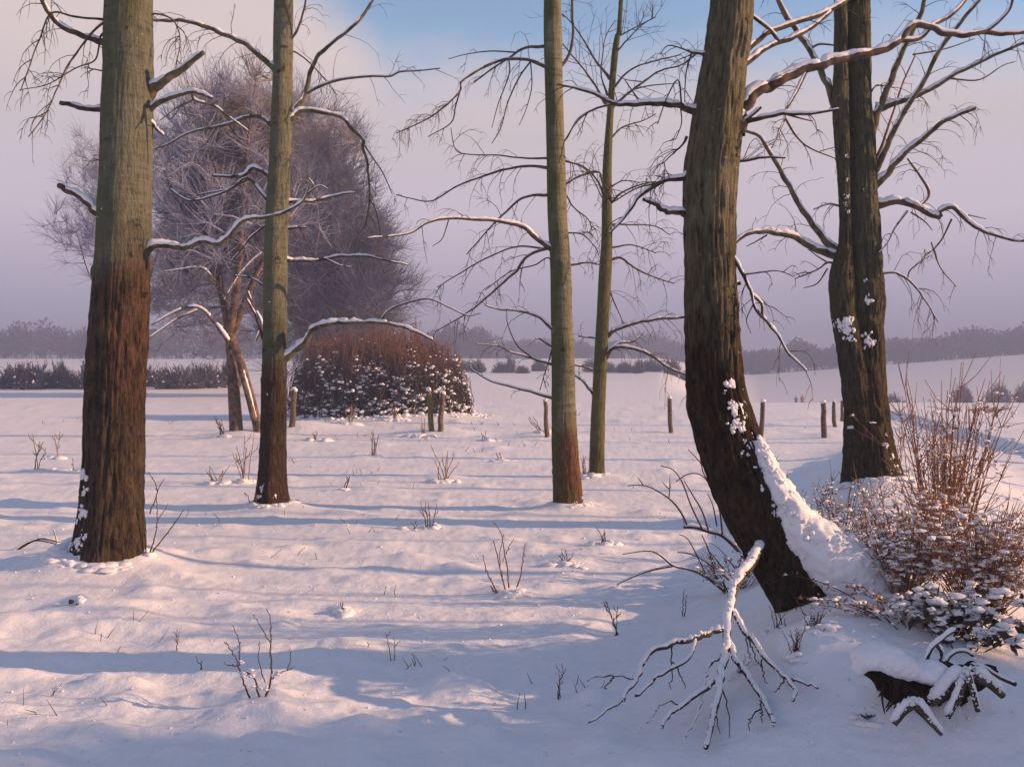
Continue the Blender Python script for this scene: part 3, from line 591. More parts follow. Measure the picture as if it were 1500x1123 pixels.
b5('C', [(150, 235), (110, 235), (60, 235), (20, 220)], 3.4, 1.6, snow=1.1, subs=[(Z('C', [(40, 232), (15, 320), (8, 450)]), 1.3, .6, 0, 4), (Z('C', [(30, 225), (-60, 200), (-100, 240)]), 1.2, .6, 0, 2)])
b5('F', [(180, -60), (220, 5), (260, 70), (295, 150), (320, 230), (370, 290), (420, 350), (460, 420), (545, 505)], 3.4, 1.0, snow=1.1, slope=-.25, tw=6, droop=.9, subs=[(Z('F', [(298, 165), (345, 210), (352, 265), (400, 320), (440, 390), (470, 440)]), 2.2, .9, 1.2), (Z('F', [(275, 80), (350, 70), (420, 65), (490, 90)]), 1.4, .6, .6, 2), (Z('F', [(310, 210), (280, 280), (300, 340)]), 1., .5)])
b5('F', [(190, 128), (220, 125), (252, 118)], 3.4, 3., snow=1., tw=0)
b5('C', [(20, 600), (-5, 640), (-60, 690), (-90, 720)], 1.8, .8, tw=4, droop=1.1)
crown_above(T5, t5, BD, 105, 8, L=1.5)
trunk_snow(t5, [(1064, 562, 8), (1053, 572, 3), (1066, 592, 8), (1074, 600, 9), (1083, 608, 6), (1068, 617, 8), (1078, 626, 7), (1091, 610, 5), (1095, 618, 5), (1094, 633, 3), (1092, 648, 7), (1081, 643, 4), (1077, 660, 4), (1085, 662, 3), (1103, 650, 6), (1108, 662, 8), (1104, 676, 8), (1112, 690, 8), (1106, 707, 6),
                (1073, 490, 3), (1075, 515, 3), (1085, 570, 4), (1086, 590, 4), (1120, 745, 4), (1141, 790, 4), (1148, 800, 3)], 34, .6)
# the snow heaped along the upper side of its foot
def foot_snow():
    mb = MB(); rng = np.random.default_rng(77)
    path = np.array([(1100, 640, 7), (1112, 672, 12), (1126, 705, 19), (1143, 738, 25), (1163, 770, 33), (1190, 800, 42), (1222, 828, 48), (1262, 850, 44), (1300, 872, 34), (1330, 892, 22)], float)
    p = smooth(path, 90); th = np.arange(72) * 2 * np.pi / 72
    c = np.stack([(p[:, 0] - CX) * Y5 / F, np.full(90, Y5) - .02 - np.linspace(.10, .05, 90), CAMZ - (p[:, 1] - HZ) * Y5 / F], 1); R = p[:, 2] * Y5 / F
    t = np.gradient(c, axis=0); t /= np.linalg.norm(t, axis=1, keepdims=True); a = np.cross(t, np.array([0, 1., 0])); a /= np.linalg.norm(a, axis=1, keepdims=True); b = np.cross(a, t)
    v = c[:, None] + R[:, None, None] * (a[:, None] * np.cos(th)[None, :, None] + 1.25 * b[:, None] * np.sin(th)[None, :, None])
    nz = fbm(v[..., 0] * 34, v[..., 1] * 34, v[..., 2] * 34, 3, 5) - .5; nb = fbm(v[..., 0] * 7, v[..., 1] * 7, v[..., 2] * 7, 2, 8) - .5
    d = (v - c[:, None]); v = c[:, None] + d * (1 + np.minimum(.5, .020 / R)[:, None, None] * nz[..., None] * 2.2 + .30 * nb[..., None])
    k = np.arange(89)[:, None] * 72; j = np.arange(72)[None]; j2 = (j + 1) % 72
    mb.add(v, np.stack([k + j, k + j2, k + 72 + j2, k + 72 + j], -1).reshape(-1, 4))
    cc, rr = [], []
    for i in range(0, 90):
        for s in range(9):
            ang = rng.uniform(0, 2 * np.pi); cc.append(c[i] + R[i] * (a[i] * math.cos(ang) + 1.2 * b[i] * math.sin(ang)) * rng.uniform(.85, 1.03)); q = rng.uniform(.004, .015); rr.append((q * 1.2, q, q))
    mb.lumps(cc, rr, rng, .3)
    return mb.build('snow', M['snow'], t5.obj)
foot_snow()

# --- 6: the twin stemmed tree on the right
E6 = up_to([(24, 1238, 1274), (150, 1240, 1275), (200, 1242, 1280), (280, 1243, 1283), (340, 1243, 1288), (400, 1240, 1290), (440, 1240, 1294), (480, 1238, 1291), (520, 1236, 1294), (550, 1235, 1295), (600, 1239, 1300), (650, 1238, 1307), (690, 1236, 1316), (712, 1234, 1322), (725, 1233, 1326)], -330)
T6 = tree_at(E6, Y6, 'dark old tree on the right with two stems joined near the ground')
t6 = Trunk(E6, Y6, T6, M['bark_dark'], sides=130, dz=.02, amp=.019, amp_up=.012, zamp=(1.8, 3.2), flare=.22, lobes=4, seed=6, freq=100)
E6b = up_to([(24, 1223, 1240), (100, 1222, 1241), (150, 1220, 1242), (200, 1223, 1243), (250, 1227, 1244), (320, 1231, 1246), (360, 1229, 1247), (400, 1217, 1250), (430, 1216, 1252), (460, 1219, 1254), (500, 1226, 1262), (550, 1233, 1270), (600, 1240, 1275), (650, 1244, 1276)], -330)
t6b = Trunk(E6b, Y6 - .10, T6, M['bark_dark'], sides=90, dz=.022, amp=.015, amp_up=.010, zamp=(1.8, 3.2), seed=7, freq=110)
t6b.obj['label'] = 'thinner left stem with a snow filled hollow'
i6 = iter(range(601, 640))
def b6(k, pts, r0, r1, mat=BO, **kw): return branch(T6, Z(k, pts), Y6, r0, r1, mat, next(i6), **{**dict(twr=.0042, twl=.5, tw=6, droop=.5), **kw})
b6('C', [(690, 490), (660, 440), (620, 340), (570, 240), (500, 130), (455, 75), (420, 0), (375, -140)], 5.6, 3.2, snow=1.0, tw=5, subs=[(Z('C', [(560, 215), (600, 195), (670, 200)]), 1.8, 1., .9)])
b6('C', [(815, 570), (845, 525), (880, 440), (920, 340), (960, 230), (1000, 150), (1040, 75), (1060, 10), (1085, -140)], 5.5, 2.6, snow=.9, tw=5)
b6('C', [(820, 780), (850, 738), (900, 630), (960, 510), (1030, 400), (1080, 310), (1140, 200), (1240, 75), (1320, -30), (1370, -150)], 4.6, 2.2, snow=.9, tw=9, subs=[(Z('C', [(1010, 240), (1150, 215), (1280, 170)]), 1.4, .7, 0, 2)])
b6('C', [(850, 490), (900, 460), (1000, 430), (1080, 395), (1170, 340), (1270, 290), (1430, 215), (1520, 180)], 4.2, 1.9, snow=1.1, tw=7, subs=[(Z('C', [(1170, 345), (1300, 350), (1400, 290), (1460, 270)]), 1.4, .7, .4)])
b6('C', [(820, 850), (850, 815), (920, 730), (1000, 650), (1080, 590), (1150, 530), (1285, 475)], 5.4, 2.4, snow=1.1, tw=11, droop=.8)
b6('C', [(820, 910), (860, 900), (930, 880), (990, 895), (1050, 920), (1130, 955), (1125, 930), (1180, 910), (1230, 950), (1300, 1005), (1430, 1050), (1520, 1060)], 5.6, 1.4, mat=M['stem_brown'], snow=1.3, gap=.05, slope=-.2, tw=10, droop=1.2,
   subs=[(Z('C', [(1030, 912), (1080, 850), (1040, 770), (985, 695)]), 2.8, 1.2, .8, 4), (Z('C', [(985, 925), (930, 1000), (900, 1060), (860, 1110)]), 1.8, .7, .5, 4), (Z('C', [(1180, 960), (1130, 1060), (1070, 1120)]), 1.5, .6, 0, 3), (Z('C', [(1000, 930), (1060, 970), (1095, 1010)]), 1.3, .6), (Z('C', [(1240, 940), (1330, 960)]), 1.1, .5)], label='low wavy limb with snow on top')
b6('C', [(830, 720), (860, 670), (920, 500), (960, 380), (1020, 240)], 2.1, 1., mat=M['stem_red'], tw=4)
b6('F', [(830, 90), (865, 80), (920, 72), (980, 95), (1030, 150), (1080, 220), (1120, 290)], 2.2, .8, snow=.7, tw=8, droop=1.2, subs=[(Z('F', [(985, 100), (1000, 60), (1060, 10), (1060, -30)]), 1.2, .6, 0, 3), (Z('F', [(1090, -60), (1130, 50), (1200, 135)]), 1.2, .6, 0, 2)])
b6('C', [(700, 1130), (640, 1110), (560, 1080), (500, 1045), (430, 1025), (340, 1015), (260, 1040), (215, 1085)], 6.4, 2.6, snow=1.2, gap=.05, slope=-.25, tw=6, subs=[(Z('C', [(370, 1030), (320, 1060), (280, 1080)]), 1.3, .7)])
b6('C', [(690, 1110), (645, 1075), (560, 970), (480, 840), (420, 730), (370, 650), (330, 595), (265, 570)], 5.4, 2.2, snow=.9, slope=-.12, tw=7, gap=.1)
b6('F', [(670, 40), (635, 30), (580, 65), (490, 100)], 1.6, .7, tw=4, twl=.3, subs=[(Z('F', [(635, 55), (590, 120), (530, 140)]), 1.3, .6), (Z('F', [(630, 25), (590, 0), (550, -30)]), 1.2, .6)])
b6('C', [(720, 920), (690, 905), (640, 895), (575, 920)], 1.9, .8, snow=.9, tw=3, twl=.3)
b6('C', [(820, 410), (850, 375), (880, 380)], 1.4, .7, tw=4, twl=.4)
crown_above(T6, t6, BD, 106, 9, L=1.8)
trunk_snow(t6b, [(1225, 474, 6), (1233, 470, 8), (1236, 482, 9), (1228, 480, 8), (1240, 496, 6), (1237, 470, 7), (1237, 232, 3), (1236, 300, 4), (1238, 290, 4), (1239, 310, 4), (1237, 265, 3)], 35)
trunk_snow(t6, [(1262, 442, 6), (1258, 412, 3.5), (1243, 410, 4), (1261, 436, 4), (1260, 497, 7), (1267, 503, 6), (1255, 508, 5), (1261, 284, 3), (1288, 650, 4), (1296, 665, 5), (1300, 680, 6), (1291, 690, 6), (1282, 700, 6), (1308, 686, 6), (1288, 634, 3), (1268, 708, 4)], 36)

def collar(tr, seed, n=150, wide=1.0):
    r_ = np.random.default_rng(seed); mb = MB(); R0 = tr.R[-1]; x0, y0 = tr.c[-1][0], tr.c[-1][1]; a = r_.uniform(0, 2 * np.pi, n); q = R0 * (1.02 + wide * r_.random(n) ** 2 * .3); x = x0 + np.cos(a) * q; y = y0 + np.sin(a) * q
    s_ = R0 * r_.uniform(.04, .13, n); mb.lumps(np.stack([x, y, ground(x, y) + s_ * .1], 1), np.stack([s_ * 1.9, s_ * 1.8, s_ * .6], 1), r_, .22); mb.build('snow', M['snow'], tr.obj)
for k_, t_ in enumerate((t1, t2, t3, t4, t6)): collar(t_, 60 + k_)

# ------------------------------------------------------------------ the snow field
def tufts_mounds():
    return [(650, 700, .05, .28), (735, 868, .035, .16), (385, 1032, .05, .20), (215, 815, .04, .3), (500, 895, .04, .1), (830, 822, .05, .22), (885, 795, .035, .18), (635, 770, .035, .16), (55, 690, .03, .2), (345, 705, .04, .3),
            (115, 885, .045, .13), (125, 889, .03, .10), (440, 628, .2, 1.0), (520, 610, .25, 1.6), (610, 612, .25, 1.6), (640, 636, .16, .8), (793, 640, .12, .7), (190, 910, .04, .2), (160, 895, .04, .25), (1215, 640, .10, .6),
            (1325, 1032, .07, .20), (1420, 1040, .05, .2), (1160, 950, .05, .2), (1200, 930, .06, .25)]
for px, py, h, r in tufts_mounds():
    q = gp(px, py); MOUNDS.append((q[0], q[1], h, r))
def build_ground():
    Ys = [-14.0]
    while Ys[-1] < 2.4: Ys.append(Ys[-1] + (.5 if Ys[-1] < 0 else .12))
    while Ys[-1] < 420: y = Ys[-1]; Ys.append(y + min(3.0, max(.014, .00075 * y * y)))
    Ys = np.array(Ys); U = np.linspace(-1, 1, 900); U = .62 * U + .38 * U ** 3
    Wd = 6 + .95 * np.abs(Ys); X = U[None] * Wd[:, None]; Y = np.broadcast_to(Ys[:, None], X.shape)
    Zv = ground(X, Y, False)
    for mx, my, mh, mr in MOUNDS:
        r0, r1 = np.searchsorted(Ys, [my - 3.2 * mr, my + 3.2 * mr])
        if r1 > r0: Zv[r0:r1] += mh * np.exp(-((X[r0:r1] - mx) ** 2 + (Y[r0:r1] - my) ** 2) / mr ** 2)
    near = 1 - sstep(Y, 40, 90)
    # wind-laid relief, long in x, and small humps over buried grass
    Zv += near * (.010 * (fbm(X * 2.6, Y * 5.5, 0, 2, 22) - .5) + .005 * (fbm(X * 7, Y * 13, 0, 2, 25) - .5) + .008 * (vnoise(X * 20, Y * 26, 0, 23) - .5) + .004 * (vnoise(X * 45, Y * 55, 0, 27) - .5))
    rng = np.random.default_rng(9)
    def bump(bx, by, h, rx, ry):
        r0, r1 = np.searchsorted(Ys, [by - 2.6 * ry, by + 2.6 * ry])
        for i in range(r0, r1):
            dy = (Ys[i] - by) / ry; a, b = np.searchsorted(X[i], [bx - 2.6 * rx, bx + 2.6 * rx])
            if b > a: Zv[i, a:b] += h * np.exp(-((X[i, a:b] - bx) / rx) ** 2 - dy * dy)
    for k in range(3600):
        by = 3.4 + 36 * rng.random() ** 1.9; bx = rng.uniform(-.62, .62) * by * 1.05
        s = rng.uniform(.025, .10) * (1 + by / 30)
        if bx > .5 and by < 5.2: continue
        bump(bx, by, rng.choice([1, 1, 1, -.6]) * s * rng.uniform(.10, .36), s * rng.uniform(1, 2.2), s)
    n, m = X.shape; mb = MB(); k = np.arange(n - 1)[:, None] * m; j = np.arange(m - 1)[None]
    mb.add(np.stack([X, Y, Zv], -1), np.stack([k + j, k + j + 1, k + m + j + 1, k + m + j], -1).reshape(-1, 4))
    r_ = np.random.default_rng(19); T_, F_ = ico_template(small=True); k_ = 900; cy = 3.7 + 7.5 * r_.random(k_) ** 1.6; cx = r_.uniform(-.56, .56, k_) * cy
    i_ = np.clip(np.searchsorted(Ys, cy), 1, n - 1); czz = np.array([np.interp(cx[q], X[i_[q]], Zv[i_[q]]) for q in range(k_)]); s_ = r_.uniform(.002, .0075, k_) * (.7 + cy * .06)
    cr = np.stack([cx, cy, czz + s_ * .2], 1)[:, None] + T_[None] * (s_[:, None] * np.stack([r_.uniform(1, 2, k_), r_.uniform(1, 1.6, k_), r_.uniform(.6, 1, k_)], 1))[:, None] * r_.uniform(.75, 1.25, (k_, len(T_), 1))
    mb.add(cr, None, (F_[None] + (np.arange(k_) * len(T_))[:, None, None]).reshape(-1, 3))
    o = mb.build('snow_ground', M['ground']); tag(o, 'snow covered meadow with long blue tree shadows', 'snow', kind='structure')
build_ground()

# ------------------------------------------------------------------ frosted trees of the middle distance
def grow(mb, rng, seeds, center, rad, n, r0, lift=.25, keep=None):
    """fill an uneven crown: each target point is joined to the nearest part of the tree"""
    nodes = [np.asarray(s, float) for s in seeds]; A = np.array(nodes); tips = []
    d = rng.normal(size=(n, 3)); d /= np.linalg.norm(d, axis=1, keepdims=True); rr = rng.random(n) ** .52
    lump = .66 + .74 * vnoise(d[:, 0] * 2.3 + 7, d[:, 1] * 2.3, d[:, 2] * 2.3, int(rng.integers(99)))
    T = center + d * (rr * lump)[:, None] * np.asarray(rad)
    if keep is not None: T = T[keep(T)]
    T = T[np.argsort(np.linalg.norm(T - A.mean(0), axis=1))]
    pts, rads = [], []
    for q in T:
        v = A - q; dist = np.linalg.norm(v, axis=1) + np.maximum(0, v[:, 2]) * .8; i = int(np.argmin(dist)); p = A[i]; L = np.linalg.norm(q - p)
        mid = (p + q) / 2 + np.array([0, 0, lift * .2 * L]) + rng.normal(size=3) * .06 * L
        c = np.stack([p, p * .44 + mid * .5 + q * .06, mid, mid * .5 + q * .44 + p * .06, q]); pts.append(c)
        k = min(1.0, L / np.mean(rad) * 1.2); rads.append(np.linspace(r0 * (.35 + .8 * k), r0 * .3, 5)); tips.append((q, q - mid)); A = np.concatenate([A, c[2:]])
    mb.tubes(np.array(pts), np.array(rads), 4); return tips
def spray(mb, rng, tips, k, L, r, up=.5, out_c=None):
    """fans of fine twigs at the branch tips"""
    P0, P1, P2 = [], [], []
    for q, d in tips:
        d = d / (np.linalg.norm(d) + 1e-9)
        for _ in range(k):
            e = d * .8 + rng.normal(size=3) * .55 + np.array([0, 0, up]); e /= np.linalg.norm(e); l = L * rng.uniform(.4, 1.1); s = q - d * l * rng.uniform(0, .6)
            P0.append(s); P1.append(s + e * l * .5 + rng.normal(size=3) * .06 * l); P2.append(s + e * l + np.array([0, 0, .05 * l]))
    p = np.stack([np.array(P0), np.array(P1), np.array(P2)], 1); mb.tubes(p, np.broadcast_to(np.array([r, r * .8, r * .4]), p.shape[:2]), 3)
def frosted_tree(label, base, trunk_pts, crowns, seed, Y, mat_twig, n=420, k=9, L=.8, r=.012, snow_limbs=()):
    rng = np.random.default_rng(seed); T = thing('frosted_tree', base, label, 'tree', 'frosted trees behind the meadow')
    mb = MB(); seeds = []
    for pl, r0, r1, slope in trunk_pts:
        p, Yv = pxpoly(pl, Y, slope, 40); rr = np.linspace(r0, r1, 40) * Y / F; mb.tubes(p, rr, 12); seeds += list(p[18:])
    mb.build('trunk', M['frost_limb'], T)
    for (cx, cy, rx, rz, ry, dY), mt, nn in crowns:
        c = P(cx, cy, Y + dY); cb = MB(); S = Y / F
        tips = grow(cb, rng, seeds, c, (rx * S, ry, rz * S), nn, .035)
        spray(cb, rng, tips, k, L, r, .45); cb.build('crown', M[mt], T)
    if snow_limbs:
        sb = MB(); lb = MB()
        for pl, r0, r1 in snow_limbs:
            p, Yv = pxpoly(pl, Y - .3, rng.uniform(-.3, .1), 24); rr = np.linspace(r0, r1, 24) * Y / F; lb.tubes(p, rr, 6); snow_strip(sb, p, rr * 1.15, rng, 1.3, .25)
        o = lb.build('branch', M['frost_limb'], T); sb.build('snow', M['snow'], o)
    return T
b = P(346, 0, 21.2); bz = gz(b[0], 21.2)
frosted_tree('frosted willow behind the slim trunk, with a second leaning stem and snowy limbs', (b[0], 21.2, bz),
    [([(346, 660), (346, 630), (343, 580), (340, 530), (336, 490), (330, 450), (318, 410), (296, 360), (262, 300), (240, 250)], 10.5, 2, .1),
     ([(336, 490), (344, 440), (350, 380), (356, 300), (362, 220), (372, 140)], 6.5, 1.5, -.1),
     ([(338, 500), (352, 460), (372, 410), (400, 350), (430, 280)], 6, 1.5, .15),
     ([(340, 510), (330, 460), (322, 400), (318, 320), (310, 230)], 5, 1.5, .2),
     ([(341, 500), (352, 530), (364, 570), (375, 615), (380, 650)], 6, 6.5, .0)],
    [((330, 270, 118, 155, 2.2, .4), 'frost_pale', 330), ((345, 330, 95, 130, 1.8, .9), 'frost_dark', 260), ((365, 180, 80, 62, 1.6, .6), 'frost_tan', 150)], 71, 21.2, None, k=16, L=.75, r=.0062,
    snow_limbs=[([(334, 500), (312, 470), (294, 452), (275, 450), (250, 460), (222, 476)], 3, 1), ([(290, 454), (262, 466), (240, 480), (220, 494)], 2, .9), ([(322, 420), (300, 395), (285, 392), (262, 395), (240, 398)], 1.8, .8), ([(330, 440), (350, 405), (372, 380), (390, 366)], 2, 1), ([(376, 500), (383, 475), (372, 450), (362, 425)], 2.4, 1.4), ([(352, 540), (362, 575), (372, 615)], 4.5, 4.5)])
b = P(455, 0, 46); frosted_tree('large dark purple frosted tree rising behind the reddish bush', (b[0], 46, gz(b[0], 46)),
    [([(455, 600), (455, 540), (452, 470), (450, 400), (452, 320), (455, 240)], 9, 2, 0), ([(455, 520), (480, 450), (505, 390), (525, 340)], 6, 1.5, .1), ([(455, 520), (425, 440), (405, 360), (395, 280)], 6, 1.5, -.1), ([(500, 600), (503, 520), (508, 440), (515, 380)], 5, 1.5, .1), ([(540, 600), (545, 520), (552, 450), (556, 410)], 4.5, 1.5, .1), ([(470, 600), (476, 500), (480, 420)], 4, 1.5, .1)],
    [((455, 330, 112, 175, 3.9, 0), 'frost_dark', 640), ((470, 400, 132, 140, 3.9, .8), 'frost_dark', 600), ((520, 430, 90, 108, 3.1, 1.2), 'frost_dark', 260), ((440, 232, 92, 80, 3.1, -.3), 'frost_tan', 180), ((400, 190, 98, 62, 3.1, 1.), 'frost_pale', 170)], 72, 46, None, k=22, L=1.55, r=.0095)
b = P(196, 0, 58); frosted_tree('pale hazy frosted tree standing beyond the willow on the left', (b[0], 58, gz(b[0], 58)),
    [([(196, 590), (198, 500), (212, 430), (236, 350), (250, 260)], 4, 1.2, 0), ([(200, 480), (190, 420), (185, 360), (180, 330)], 2, .8, .1), ([(212, 440), (262, 400), (300, 330)], 2.2, .8, .1)],
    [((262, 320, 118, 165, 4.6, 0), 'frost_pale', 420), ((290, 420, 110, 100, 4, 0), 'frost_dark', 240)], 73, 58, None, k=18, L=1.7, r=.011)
b = P(140, 0, 62); frosted_tree('faint frosted tree half hidden behind the thick left trunk', (b[0], 62, gz(b[0], 62)),
    [([(168, 585), (165, 480), (155, 380), (145, 300)], 3, 1., 0), ([(164, 470), (130, 400), (112, 340)], 1.2, .6, .1), ([(163, 450), (180, 380), (185, 320)], 1.2, .6, .1)],
    [((142, 262, 50, 70, 3.0, 0), 'frost_pale', 110), ((132, 338, 60, 46, 3, 0), 'frost_pale', 90)], 74, 62, None, k=12, L=1.5, r=.010)

# ------------------------------------------------------------------ the red bush
def dome_bush(T, rng, c, rx, ry, h, n, r, mat, snow_n=0, snow_r=(.03, .09), snow_top=.65, foot=.62):
    a = rng.uniform(0, 2 * np.pi, n); q = np.sqrt(rng.random(n)); bx = q * np.cos(a); by = q * np.sin(a)
    top = np.sqrt(np.clip(1 - (q * .97) ** 1.75, .015, 1)) * (.76 + .42 * vnoise(bx * 2.8 + 5, by * 2.4, 0, 4)) * np.where(rng.random(n) < .04, rng.uniform(1.0, 1.16, n), rng.uniform(.5, 1.03, n))
    ex = bx * (.72 + .34 * top) + rng.normal(size=n) * .03; ey = by * (.72 + .34 * top) + rng.normal(size=n) * .03
    p0 = np.stack([c[0] + bx * rx * foot, c[1] + by * ry * foot, np.zeros(n)], 1); p0[:, 2] = ground(p0[:, 0], p0[:, 1]) - .02
    p3 = np.stack([c[0] + ex * rx, c[1] + ey * ry, c[2] + top * h], 1)
    p1 = p0 * .62 + p3 * .38 + np.stack([bx * rx * .06, by * ry * .06, .04 * h * np.ones(n)], 1); p2 = p0 * .28 + p3 * .72 + np.stack([bx * rx * .05, by * ry * .05, .03 * h * np.ones(n)], 1)
    P_ = np.stack([p0, p1, p2, p3], 1); P_[:, 1:] += rng.normal(size=(n, 3, 3)) * .025 * h
    mb = MB(); mb.tubes(P_, np.broadcast_to(np.array([r * 1.3, r, r * .8, r * .4]), (n, 4)), 3)
    # side twigs
    m = n * 3; i = rng.integers(0, n, m); u = rng.uniform(.04, .95, m)[:, None]; s = np.where(u < .38, p0[i] + (p1[i] - p0[i]) * (u / .38), np.where(u < .72, p1[i] + (p2[i] - p1[i]) * ((u - .38) / .34), p2[i] + (p3[i] - p2[i]) * ((u - .72) / .28)))
    e = (p3[i] - p1[i]); e /= np.linalg.norm(e, axis=1, keepdims=True); e = e + rng.normal(size=(m, 3)) * .45; l = rng.uniform(.06, .16, (m, 1)) * h
    q3 = np.stack([s, s + e * l * .5, s + e * l + np.array([0, 0, .02 * h])], 1); mb.tubes(q3, np.broadcast_to(np.array([r * .7, r * .6, r * .35]), (m, 3)), 3)
    o = mb.build('stems', mat, T)
    if snow_n:
        sb = MB(); i = rng.integers(0, m, snow_n); z = (q3[i, 1, 2] - c[2]) / h; q_ = q3[i, 1]; clump = sstep(vnoise(q_[:, 0] * 3.2, q_[:, 1] * 3.2, q_[:, 2] * 4.5, 5), .38, .62) * 1.25 + .06; keep = rng.random(snow_n) < np.clip((snow_top - z) * 2.2 + .06, .03, 1) * clump
        pc = q3[i, 1][keep]; s_ = rng.uniform(*snow_r, len(pc)) * (1 - .5 * np.clip((pc[:, 2] - c[2]) / h, 0, 1)); sb.lumps(pc, np.stack([s_ * rng.uniform(.9, 1.9, len(pc)), s_ * rng.uniform(.9, 1.6, len(pc)), s_ * rng.uniform(.5, 1., len(pc))], 1), rng, .4); sb.build('snow', M['snow'], o)
    return o
rng = np.random.default_rng(81); c = gp(552, 606); c = np.array([P(556, 0, c[1] + 1.2)[0], c[1] + 1.2, 0]); c[2] = gz(c[0], c[1])
RB = thing('round_bush', c, 'big rounded red brown bush full of snow clumps in the left middle distance', 'bush')
dome_bush(RB, rng, c, 2.8, 1.75, 2.5, 3200, .0115, M['bush_red'], 32000, (.014, .046), .66, foot=.93)
def bush_foot():
    sb = MB(); r_ = np.random.default_rng(83); n = 700; a = r_.uniform(0, 2 * np.pi, n); q = r_.uniform(.82, 1.06, n) + (r_.random(n) < .25) * r_.uniform(0, .25, n)
    x = c[0] + np.cos(a) * 2.72 * q; y = c[1] + np.sin(a) * 1.7 * q; s_ = r_.uniform(.012, .05, n); sb.lumps(np.stack([x, y, ground(x, y) + s_ * .3 + (r_.random(n) ** 2) * .30 * (q < 1)], 1), np.stack([s_ * 1.6, s_ * 1.4, s_], 1), r_, .4)
    sb.build('snow', M['snow'], RB)
bush_foot()

# ------------------------------------------------------------------ fence posts
def fence_post(px, pb, pt, wpx, lean, label, mat, seed):
    rng = np.random.default_rng(seed); g = gp(px, pb); Y = g[1]; S = Y / F; h = (pb - pt) * S; r = wpx * S / 2
    T = thing('fence_post', g, label, 'fence post', 'old fence posts across the meadow')
    n, sd = 26, 20; u = np.linspace(0, 1, n); th = np.arange(sd) * 2 * np.pi / sd
    cx = g[0] + lean * S * u + .012 * (vnoise(u * 5, seed, 0) - .5) * 2; cz = g[2] - .12 + (h + .12) * u
    rr = r * (1.05 - .15 * u)[:, None] * (1 + .22 * (vnoise(np.cos(th)[None] * 2.5 + seed, np.sin(th)[None] * 2.5, u[:, None] * 2) - .5) + .15 * (vnoise(np.cos(th)[None] * 8, np.sin(th)[None] * 8 + seed, u[:, None] * 3) - .5))
    v = np.stack([cx[:, None] + rr * np.cos(th)[None], g[1] + rr * np.sin(th)[None], np.broadcast_to(cz[:, None], rr.shape)], -1)
    v[-1, :, 2] += .02 * np.cos(th + seed)
    top = v[-1:].copy(); top[..., :2] = np.array([cx[-1], g[1]]) + (top[..., :2] - np.array([cx[-1], g[1]])) * .02; v = np.concatenate([v, top])
    mb = MB(); k = np.arange(n)[:, None] * sd; j = np.arange(sd)[None]; j2 = (j + 1) % sd; mb.add(v, np.stack([k + j, k + j2, k + sd + j2, k + sd + j], -1).reshape(-1, 4))
    o = mb.build('post', M[mat], T)
    sb = MB(); tp = np.array([cx[-1], g[1], cz[-1]]); sb.lumps([tp + (0, 0, r * .25), tp + (r * .2, -r * .2, r * .5)], [(r * 1.05, r * 1.05, r * .8), (r * .6, r * .6, r * .55)], rng, .3); sb.build('snow_cap', M['snow'], T)
fence_post(427, 625, 572, 9, 4, 'short leaning post at the left end of the red brown bush', 'post', 1)
fence_post(633, 630, 571, 8.5, -5, 'mossy post before the right side of the red brown bush, leaning left', 'post_moss', 2)
fence_post(644, 631, 576, 7.5, 4, 'dark post close beside the mossy one before the red brown bush', 'post', 3)
fence_post(801, 640, 587, 6.5, -2, 'brown post touching the straight mossy middle tree', 'post', 4)
fence_post(983, 634, 583, 6.5, -3, 'lone grey brown post left of the leaning tree', 'post', 5)
fence_post(1114, 641, 588, 7, 4, 'post standing just right of the leaning trunk', 'post', 6)
fence_post(1208, 641, 590, 8, -2, 'nearest and tallest of the three posts left of the twin stemmed tree', 'post', 7)
fence_post(1223, 626, 589, 5.5, -2, 'middle one of the three posts left of the twin stemmed tree', 'post', 8)
fence_post(1233, 618, 587, 4.5, 0, 'farthest of the three posts, partly against the twin stemmed tree', 'post', 9)

# ------------------------------------------------------------------ small plants in the snow
def sapling(label, polys, seed, base=None, mat='stem_brown', snow=(), name='sapling', cat='sapling', clods=0, leaf=0):
    """polys: (pixel polyline from the foot up, r0, r1); the first foot gives the place"""
    rng = np.random.default_rng(seed); b0 = base if base is not None else polys[0][0][0]; g = gp(*b0); T = thing(name, g, label, cat); mb = MB(); sb = MB(); lb = MB(); S = g[1] / F
    for pl, r0, r1 in polys:
        n = max(8, len(pl) * 5); sl = rng.uniform(-.3, .3); p, Yv = pxpoly(pl, g[1], sl, n); r = np.linspace(r0, r1, n) * S * .72; p[:, :] += (np.random.default_rng(seed + n).random((n, 3)) - .5) * .006
        mb.tubes(p, r, 6, close=True)
        for k in range(int(rng.integers(2, 5))):   # buds
            i = rng.integers(n // 3, n); mb.lumps([p[i] + rng.normal(size=3) * r[i]], [(r1 * S * 1.15,) * 3], rng, .3)
        if leaf:
            for k in range(leaf): i = rng.integers(n // 3, n); d = rng.normal(size=3); d /= np.linalg.norm(d); w = np.cross(d, rng.normal(size=3)); w /= np.linalg.norm(w); lb.leaves(p[i], d * .03, w * .014)
    for px, py, rp in snow:
        for k in range(3): q = P(px + rng.normal() * rp * .5, py + rng.normal() * rp * .35, g[1] - .01); s = rp * S * rng.uniform(.35, .7); sb.lumps([q], [(s * 1.2, s, s * .75)], rng, .4)
    for k in range(clods):
        q = g + np.array([rng.normal() * 9 * S, rng.normal() * .03, 0]); q[2] = gz(q[0], q[1]) - .002; s = rng.uniform(2, 7) * S; sb.lumps([q], [(s * 1.7, s * 1.5, s * .75)], rng, .35)
    o = mb.build('stems', M[mat], T)
    if lb.n: lb.build('leaves', M['leaf_rust'], T)
    if sb.n: sb.build('snow', M['snow'], T)
    return T
